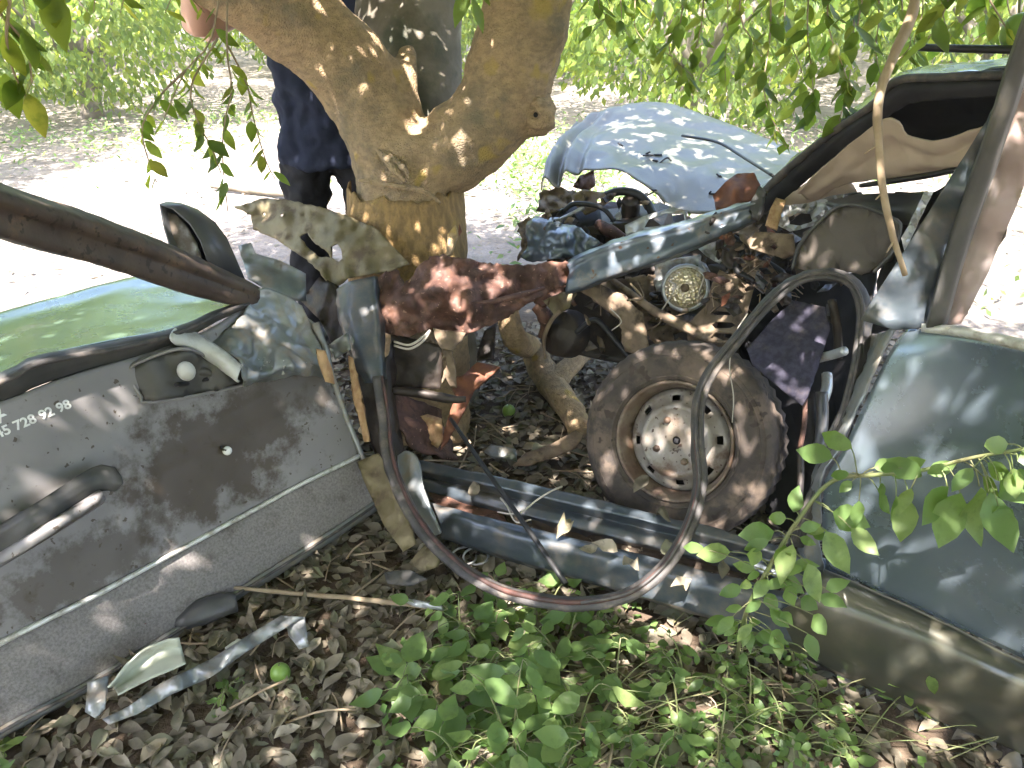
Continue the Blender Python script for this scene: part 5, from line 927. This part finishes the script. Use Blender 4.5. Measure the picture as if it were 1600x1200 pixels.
# ground-cover mass
r_ = np.random.RandomState(21); n = 1300; q = np.array([gp(a, b) for a, b in zip(r_.uniform(600, 1450, n), r_.uniform(930, 1260, n))]); an = r_.uniform(0, 6.283, n)
sel = (q[:, 0] > -.25) & (nz and True); q[:, 2] += r_.uniform(.005, .09, n)
msk = np.array([noise.noise(Vector((a, b, 0)) * 5) for a, b in q[:, :2]]) > .05; q, an = q[msk], an[msk]; n = len(q)
cloud('ground_cover', q, np.stack([np.cos(an), np.sin(an), r_.uniform(-.5, .6, n)], 1), np.stack([r_.normal(0, .4, n), r_.normal(0, .4, n) - .2, np.ones(n)], 1), r_.uniform(.012, .034, n), M['weedt'], None, 4, 1.5)
gs = []
for k in range(120):
    px, py = rl.uniform(640, 1480), rl.uniform(960, 1220); b = gp(px, py, .02); a = rl.uniform(-.9, .9); L = rl.uniform(.1, .32)
    e = b + Vector((math.cos(a) * L, math.sin(a) * L * .6, rl.uniform(-.01, .08))); gs.append(tube_geo([b, (b + e) / 2 + Vector((0, 0, rl.uniform(.01, .05))), e], rl.uniform(.001, .0022), n=4, seg=8))
o = mk('weed_stems', *join(gs), M['stem']); tag(o, kind='stuff')
# leafy shoot leaning across the rear door
sp = [gp(1150, 1040), P(1165, 960, 1.62), P(1205, 880, 1.55), P(1250, 808, 1.50), P(1300, 752, 1.46), P(1370, 742, 1.40), P(1440, 735, 1.34), P(1520, 715, 1.27), P(1610, 700, 1.2)]
shoot = empty('leafy_shoot', gp(1150, 1040), 'long green leafy shoot trailing up across the rear door', 'plant')
tube('stem', sp, [.005, .005, .0045, .004, .0025], M['stem'], shoot, n=7, seg=60)
for (px, py, d, dx, dy, s) in ((1140, 862, 1.55, -1, .1, .07), (1210, 830, 1.52, -.9, .1, .075), (1100, 858, 1.55, -1, -.1, .05), (1238, 850, 1.5, -.3, 1, .085), (1290, 830, 1.48, .5, .9, .09), (1300, 800, 1.46, 1, .4, .085), (1330, 825, 1.46, .8, .8, .07), (1262, 880, 1.5, .3, 1, .08), (1240, 800, 1.5, .2, -1, .06),
        (1330, 700, 1.44, -1, -.5, .075), (1300, 715, 1.44, -.9, -.2, .07), (1375, 755, 1.4, .3, 1, .03), (1400, 775, 1.38, .2, 1, .075), (1420, 780, 1.37, -.2, 1, .08), (1440, 745, 1.34, -.8, -.4, .07), (1450, 740, 1.34, .8, -.3, .05), (1500, 770, 1.29, -.4, 1, .1), (1530, 760, 1.27, 0, 1, .11), (1545, 770, 1.26, .4, 1, .1), (1560, 750, 1.25, .8, .6, .09), (1580, 740, 1.23, 1, .5, .08), (1480, 760, 1.3, -.6, .9, .085), (1590, 720, 1.22, .9, -.2, .09), (1560, 790, 1.25, .2, 1, .07),
        (1200, 905, 1.55, -.6, .8, .05), (1230, 915, 1.54, .3, .9, .06), (1190, 940, 1.58, -.8, .5, .045), (1220, 955, 1.57, .6, .7, .05), (1175, 975, 1.6, -.6, .7, .05), (1205, 985, 1.59, .5, .8, .06), (1250, 935, 1.55, .8, .5, .055), (1270, 960, 1.56, .5, .8, .06), (1240, 880, 1.53, .9, .1, .05), (1180, 890, 1.55, -.8, -.2, .045), (1262, 990, 1.57, .3, .9, .055), (1280, 930, 1.54, .9, .4, .06), (1160, 950, 1.6, -.9, .1, .04), (1215, 1000, 1.6, .1, 1, .05), (1290, 920, 1.52, .9, -.3, .05)):
    b = P(px, py, d); st_ = min(cat(sp, 80), key=lambda q: (q - b).length); dv = P(px + dx * 40, py + dy * 40, d + rnd.uniform(-.02, .03)) - b
    put_leaf('weed', b, dv, Vector((rnd.uniform(-.4, .4), -1, rnd.uniform(.2, .9))), s, shoot)
    tube('leaf_stalk', [st_, st_.lerp(b, .6) + Vector((0, 0, .006)), b], .0013, M['stem'], shoot, n=4, seg=5)

rq = random.Random(3); cs_ = cat(sp, 100)
for k in range(60):
    i = int(rq.uniform(4, 62)) if k < 44 else int(rq.uniform(70, 99)); q = cs_[i]; a = rq.uniform(0, 6.28); dv = Vector((math.cos(a), -.3, math.sin(a) * .8)); b = q + dv.normalized() * rq.uniform(.02, .05)
    put_leaf('weed', b, dv + Vector((0, 0, -.3)), Vector((rq.uniform(-.5, .5), -1, rq.uniform(.2, 1))), rq.uniform(.03, .06), shoot)
    tube('leaf_stalk', [q, q.lerp(b, .5) + Vector((0, 0, .004)), b], .0011, M['stem'], shoot, n=4, seg=4)

# ------------------------------------------------------------------ hanging branches of the tree
def strand(paths, size, nleaf, seed, jitter=.02, down=.9):
    r = random.Random(seed); gs = [tube_geo(p, [.0032, .0022, .0012], n=5, seg=14) for p in paths]
    br = mk('hanging_branch', *join(gs), M['twig'], tree)
    for p, nl in zip(paths, nleaf):
        c = cat(W(p), 40)
        for k in range(nl):
            t = .25 + .75 * (k + r.random()) / nl; q = c[min(39, int(t * 39))]; a = r.uniform(0, 6.28)
            dv = Vector((math.cos(a) * .7, math.sin(a) * .7, -down + r.uniform(-.2, .5))); nn = Vector((math.cos(a) * .8 + r.uniform(-.5, .5), -.4 + r.uniform(-.6, .6), .5 + r.uniform(-.3, .5)))
            put_leaf('citrus', q + Vector((r.uniform(-1, 1), r.uniform(-1, 1), r.uniform(-1, 1))) * jitter * .4, dv, nn, size * r.uniform(.65, 1.2), br)
    return br
strand([[(350, -60, 1.9), (330, 60, 1.86), (290, 110, 1.84), (265, 165, 1.82), (255, 190, 1.82)], [(355, -40, 1.9), (355, 80, 1.86), (362, 140, 1.85), (350, 195, 1.84), (348, 250, 1.84), (356, 330, 1.84)], [(340, 60, 1.86), (300, 130, 1.82), (305, 180, 1.8), (330, 230, 1.8), (345, 270, 1.8)], [(350, 60, 1.9), (385, 130, 1.92), (395, 180, 1.94), (415, 250, 1.95), (430, 280, 1.96)], [(290, 110, 1.84), (250, 150, 1.83), (222, 200, 1.82), (235, 260, 1.82), (245, 285, 1.82)]],
       .058, [11, 20, 13, 12, 13], 3)
strand([[(20, -60, 1.0), (15, 0, 1.0), (10, 60, 1.0), (20, 110, 1.02), (40, 150, 1.03)], [(-20, -40, 1.0), (0, 20, 1.0), (40, 70, 1.02), (50, 130, 1.02)]], .055, [9, 8], 5)
b9 = strand([[(60, -60, .72), (70, -30, .72), (80, -10, .72)]], .05, [2], 6)
put_leaf('citrus', P(78, -12, .72), P(100, 66, .72) - P(78, -12, .72), Vector((.3, -1, .3)), .06, b9)
for x0 in (0, 40, 120, 160, 200, 260, 300):
    strand([[(x0 + 10, -80, 2.3), (x0 + rnd.uniform(-15, 15), -20, 2.3), (x0 + rnd.uniform(-20, 20), 20, 2.3)]], .075, [4], 20 + x0, down=.7)
strand([[(745, -60, 2.15), (738, -20, 2.14), (735, 5, 2.13)]], .10, [3], 8, down=1.6)
for k, x0 in enumerate(range(930, 1600, 34)):
    L = (40, 60, 70, 90, 120, 150, 160, 110, 230, 180, 190, 150, 190, 120, 110, 90, 80, 70, 60, 60)[k % 20]; d = rnd.uniform(1.9, 3.0) if x0 < 1180 else rnd.uniform(1.85, 2.5)
    strand([[(x0, -90, d), (x0 + rnd.uniform(-12, 12), L * .2, d), (x0 + rnd.uniform(-22, 22), L * .65, d + .02), (x0 + rnd.uniform(-30, 30), L, d + .03)]], .07 * d / 2.1, [int(5 + L / 10)], 30 + k)
strand([[(1500, -120, 1.5), (1490, -30, 1.5), (1470, 30, 1.5), (1450, 60, 1.5)], [(1500, -80, 1.5), (1540, -10, 1.52), (1570, 40, 1.53), (1585, 70, 1.53)], [(1360, -100, 1.6), (1350, -20, 1.6), (1340, 40, 1.6)]], .085, [7, 8, 6], 71)
tw = tube('dead_twig', [(1440, -60, 1.40), (1425, 20, 1.38), (1395, 90, 1.36), (1374, 150, 1.35), (1372, 220, 1.35), (1380, 300, 1.36), (1395, 370, 1.38), (1414, 430, 1.40)], [.009, .009, .008, .0065, .005], M['twig'], tree, n=8, seg=50, rough=.35)
for (x, y, d, x2, y2) in ((1374, 225, 1.35, 1350, 240), (1380, 300, 1.36, 1368, 312), (1398, 375, 1.38, 1385, 395)):
    tube('thorn', [(x, y, d), (x2, y2, d)], [.003, .001], M['twig'], tw, n=5, seg=4)

# ------------------------------------------------------------------ person behind the tree
pc = Vector((-.76, 3.30, 0))
person = empty('person', pc, 'person in navy shirt and black trousers standing behind the tree', 'person')
def body(name, tubes, mat_, parent, vox=.014, wr=.0):
    V, F = join([tube_geo([pc + Vector(p) for p in pts], rad, n=16, seg=sg, sq=sq) for pts, rad, sg, sq in tubes])
    o = mk(name, V, F, mat_, parent); m = o.modifiers.new('r', 'REMESH'); m.mode = 'VOXEL'; m.voxel_size = vox; m.use_smooth_shade = True
    s = o.modifiers.new('s', 'SMOOTH'); s.iterations = 6
    if wr:
        t = bpy.data.textures.new(name + '_folds', 'CLOUDS'); t.noise_scale = .11; dd = o.modifiers.new('d', 'DISPLACE'); dd.texture = t; dd.strength = wr; dd.texture_coords = 'GLOBAL'
    return o
shL, shR = (-.19, 0, 1.42), (.19, 0, 1.42); elL, haL = (-.40, -.16, 1.325), (-.30, -.26, 1.58); elR, haR = (.28, -.10, 1.16), (.08, -.32, 1.36)
skin = body('body', [([(0, 0, .84), (0, 0, 1.1), (0, 0, 1.38)], [.14, .13, .15], 14, .7), ([(0, 0, 1.38), (0, -.01, 1.5), (0, -.02, 1.56)], [.06, .055, .055], 8, 1),
        ([(0, -.02, 1.53), (0, -.03, 1.60), (0, -.03, 1.68), (0, -.02, 1.75), (0, -.01, 1.78)], [.05, .072, .085, .07, .03], 14, 1.15),
        ([(0, -.10, 1.655), (0, -.13, 1.63)], [.012, .018], 5, 1), ([(-.08, -.02, 1.65), (-.093, -.01, 1.66)], [.02, .022], 4, 1), ([(.08, -.02, 1.65), (.093, -.01, 1.66)], [.02, .022], 4, 1),
        ([shL, (-.30, -.07, 1.39), elL], [.07, .068, .062], 10, 1), ([elL, (-.36, -.22, 1.44), haL], [.062, .062, .034], 10, 1), ([shR, (.24, -.05, 1.3), elR], [.06, .055, .048], 10, 1), ([elR, (.18, -.22, 1.26), haR], [.048, .044, .03], 10, 1)]
        + [([h_, (h_[0] * .9, h_[1] - .03, h_[2] + .04), (h_[0] * .8, h_[1] - .05, h_[2] + .08)], [.03, .038, .034], 6, .5) for h_ in (haL, haR)]
        + [([(h_[0] * .8 + (i - 1.5) * .018, h_[1] - .05, h_[2] + .08), (h_[0] * .8 + (i - 1.5) * .02, h_[1] - .08, h_[2] + .115), (h_[0] * .8 + (i - 1.5) * .018, h_[1] - .06, h_[2] + .14)], [.010, .0095, .008], 7, 1) for h_ in (haL, haR) for i in range(4)]
        + [([(h_[0] * .9 + .03, h_[1] - .02, h_[2] + .03), (h_[0] * .9 + .06, h_[1] - .05, h_[2] + .07), (h_[0] * .9 + .05, h_[1] - .07, h_[2] + .10)], [.013, .011, .009], 7, 1) for h_ in (haL, haR)], M['skin'], person, .009)
body('shirt', [([(0, 0, .80), (0, .0, .95), (0, -.01, 1.12), (0, 0, 1.30), (0, 0, 1.40)], [.21, .205, .20, .205, .13], 20, .68), ([shL, (-.24, -.03, 1.40)], [.085, .085], 6, 1), ([shR, (.23, -.03, 1.33)], [.085, .08], 6, 1), ([(-.15, 0, 1.40), (.15, 0, 1.40)], [.075, .075], 6, 1)], M['shirt'], person, .012, .07)
body('trousers', [([(0, 0, .98), (0, 0, .86)], [.185, .185], 8, .68), ([(-.09, 0, .86), (-.12, -.01, .66), (-.14, 0, .42), (-.15, .02, .08)], [.105, .095, .082, .075], 20, 1), ([(.09, 0, .86), (.135, -.01, .66), (.175, 0, .42), (.20, .02, .08)], [.105, .095, .082, .075], 20, 1), ([(-.19, .0, .80), (-.19, 0, .66)], [.03, .035], 6, 1)], M['trouser'], person, .012, .07)
body('shoes', [([(-.12, .08, .05), (-.12, -.02, .055), (-.125, -.17, .035)], [.045, .05, .035], 10, .9), ([(.15, .08, .05), (.15, -.02, .055), (.16, -.17, .035)], [.045, .05, .035], 10, .9)], M['cable'], person)
body('hair', [([(0, .05, 1.62), (0, .02, 1.72), (0, -.02, 1.79)], [.07, .085, .06], 8, 1.0), ([(0, -.06, 1.77), (0, .02, 1.785)], [.06, .07], 6, 1)], M['hair'], person)

# ------------------------------------------------------------------ orchard behind
def crown_mesh(seed, n, rad, h):
    r = np.random.RandomState(seed); u = r.normal(0, 1, (n, 3)); u /= np.linalg.norm(u, axis=1)[:, None]; k = .55 + .45 * np.sqrt(r.rand(n))
    lump = np.array([1 + .28 * noise.noise(Vector(a) * 2.2 + Vector((seed, 0, 0))) for a in u]); p = u * (k * lump)[:, None] * np.array((rad, rad, h / 2)); p[:, 2] += h / 2 + .12
    p[:, 2] = np.where(p[:, 2] < .1, r.uniform(.1, .8, n), p[:, 2])
    gap = np.array([noise.noise(Vector(a) * 1.7 + Vector((0, seed, 0))) for a in p]) > -.34
    p, u = p[gap], u[gap]; n = len(p); d = u * .5 + r.normal(0, .6, (n, 3)) + np.array((0, 0, -.7))
    return p, d, u + r.normal(0, .6, (n, 3)) + np.array((0, 0, .5)), r.uniform(.08, .14, n)
protos = []
def orchard(x, y, s, rot, label, variant):
    root = empty('orchard_tree', (x, y, 0), label, 'tree', 'orchard trees beyond the clearing'); root.rotation_euler = (0, 0, rot); root.scale = (s, s, s)
    if len(protos) <= variant:
        WL[root.name] = Vector((0, 0, 0))
        c = cloud('crown', *crown_mesh(variant + 1, 15000, 2.1, 3.6), M['orchard'], root, variant, 1.2, None, Vector((0, 0, 0)))
        gs = [tube_geo([Vector((0, 0, -.05)), Vector((.03, 0, .5)), Vector((0, .05, 1.2))], [.13, .11, .09], n=12, seg=10, rough=.2)]
        for a in range(5): gs.append(tube_geo([Vector((.02, 0, .6)), Vector((math.cos(a * 1.25) * .5, math.sin(a * 1.25) * .5, 1.2)), Vector((math.cos(a * 1.25) * 1.1, math.sin(a * 1.25) * 1.1, 1.9))], [.07, .05, .02], n=8, seg=8))
        V, F = join(gs); t = mk('trunk', V, F, M['bark_grey'], root, origin=Vector((0, 0, 0)))
        protos.append((c, t))
    else:
        for q in protos[variant]:
            k = q.copy(); COL.objects.link(k); k.parent = root
OT = [(-1.6, 11.2, 1.0, 0), (-5.0, 9.6, 1.0, 1), (1.9, 8.6, .95, 2), (5.2, 9.0, 1.1, 0), (-8.6, 10.6, 1.1, 2), (-3.4, 14.5, 1.1, 1), (.6, 14.0, 1.1, 0), (4.0, 13.6, 1.2, 1), (8.6, 10.5, 1.1, 2), (-7.6, 15.5, 1.2, 0), (8.2, 15.4, 1.2, 1), (-12.5, 13.0, 1.2, 1), (13.0, 13.5, 1.2, 0), (-1.6, 18.5, 1.3, 2), (3.0, 18.4, 1.3, 0), (-6.2, 20.5, 1.3, 1), (7.4, 20.2, 1.3, 2), (12.5, 19.5, 1.3, 1), (-11.5, 20.0, 1.3, 0)]
OT += [(-5.6, -5.2, 1.1, 1), (-.8, -7.0, 1.1, 0), (4.2, -6.2, 1.1, 2), (7.6, 1.6, 1.0, 0), (-8.6, .4, 1.1, 2), (-6.5, 5.3, 1.15, 1)]
LB = {0: 'citrus tree in the front row behind the standing person', 1: 'citrus tree in the front row behind the torn door', 2: 'citrus tree in the front row behind the crumpled bonnet', 3: 'citrus tree in the front row behind the car roof'}
for i, (x, y, s, v) in enumerate(OT):
    orchard(x, y, s, i * 1.3, LB.get(i, 'dense citrus tree in the rear rows of the orchard' if y > 13 else 'dense citrus tree on the near side of the clearing' if y < 4 else 'dense citrus tree at the end of the front orchard row'), v)
# tall weeds and grass in the clearing
r_ = np.random.RandomState(31); pts = []
for (cx, cy, sx, sy, n) in ((.1, 6.6, .7, .9, 2600), (1.2, 6.4, 1.0, 1.0, 2600), (-4.2, 7.6, .9, .6, 1500), (-1.8, 9.2, 1.2, .5, 1500), (2.8, 2.6, .5, .7, 900), (3.0, 7.2, 1.0, .8, 1800), (.5, 4.6, .5, .5, 700)):
    q = r_.normal(0, 1, (n, 2)) * (sx, sy) + (cx, cy); pts.append(np.c_[q, r_.uniform(0, .22, n)])
q = np.concatenate(pts); msk = np.array([noise.noise(Vector((a, b, 0)) * 2.6) for a, b in q[:, :2]]) > -.02; q = q[msk]; n = len(q); an = r_.uniform(0, 6.283, n)
cloud('clearing_weeds', q, np.stack([np.cos(an), np.sin(an), r_.uniform(-.2, 1.2, n)], 1), np.stack([r_.normal(0, .5, n), r_.normal(0, .5, n) - .2, np.ones(n)], 1), r_.uniform(.04, .09, n), M['weedt'], None, 6, .8)
# twig and chip litter in the clearing
n = 2600; q = np.c_[r_.uniform(-5, 4.5, n), r_.uniform(3.6, 9.5, n), r_.uniform(.002, .02, n)]; an = r_.uniform(0, 6.283, n)
cloud('clearing_litter', q, np.stack([np.cos(an), np.sin(an), r_.uniform(-.1, .15, n)], 1), np.stack([r_.normal(0, .3, n), r_.normal(0, .3, n), np.ones(n)], 1), r_.uniform(.03, .09, n), M['dryt'], None, 7, .7)
tag(tube('irrigation_pipe', [G(180, 262, .03), G(250, 276, .03), G(340, 284, .03), G(450, 292, .03), G(700, 305, .03)], .05, M['pvc'], None, n=12, seg=30), 'white irrigation pipe lying across the sunlit clearing', 'pipe')
tag(tube('fallen_stick', [G(330, 290, .04), G(400, 297, .04), G(450, 302, .05)], [.02, .035, .03], M['bark_grey'], None, n=8, seg=16, rough=.3), 'grey stick lying in front of the white pipe', 'stick')

# ------------------------------------------------------------------ haze volume added to veil the view
def haze_box(x0, x1, y0, y1, z0, z1, dens):
    V = [(x, y, z) for x in (x0, x1) for y in (y0, y1) for z in (z0, z1)]
    m = bpy.data.materials.new('veil_haze'); t, n, l = nodes(m); n.remove(n['Principled BSDF'])
    v = n.new('ShaderNodeVolumePrincipled'); v.inputs['Color'].default_value = (.96, .95, .92, 1); v.inputs['Density'].default_value = dens; v.inputs['Anisotropy'].default_value = .35
    l.new(v.outputs[0], n['Material Output'].inputs['Volume'])
    o = mk('haze', V, [(0, 1, 3, 2), (4, 6, 7, 5), (0, 4, 5, 1), (2, 3, 7, 6), (0, 2, 6, 4), (1, 5, 7, 3)], m, None, False); tag(o, kind='stuff'); return o
haze_box(-165, 165, -165, 165, -1.2, 7.0, .004)
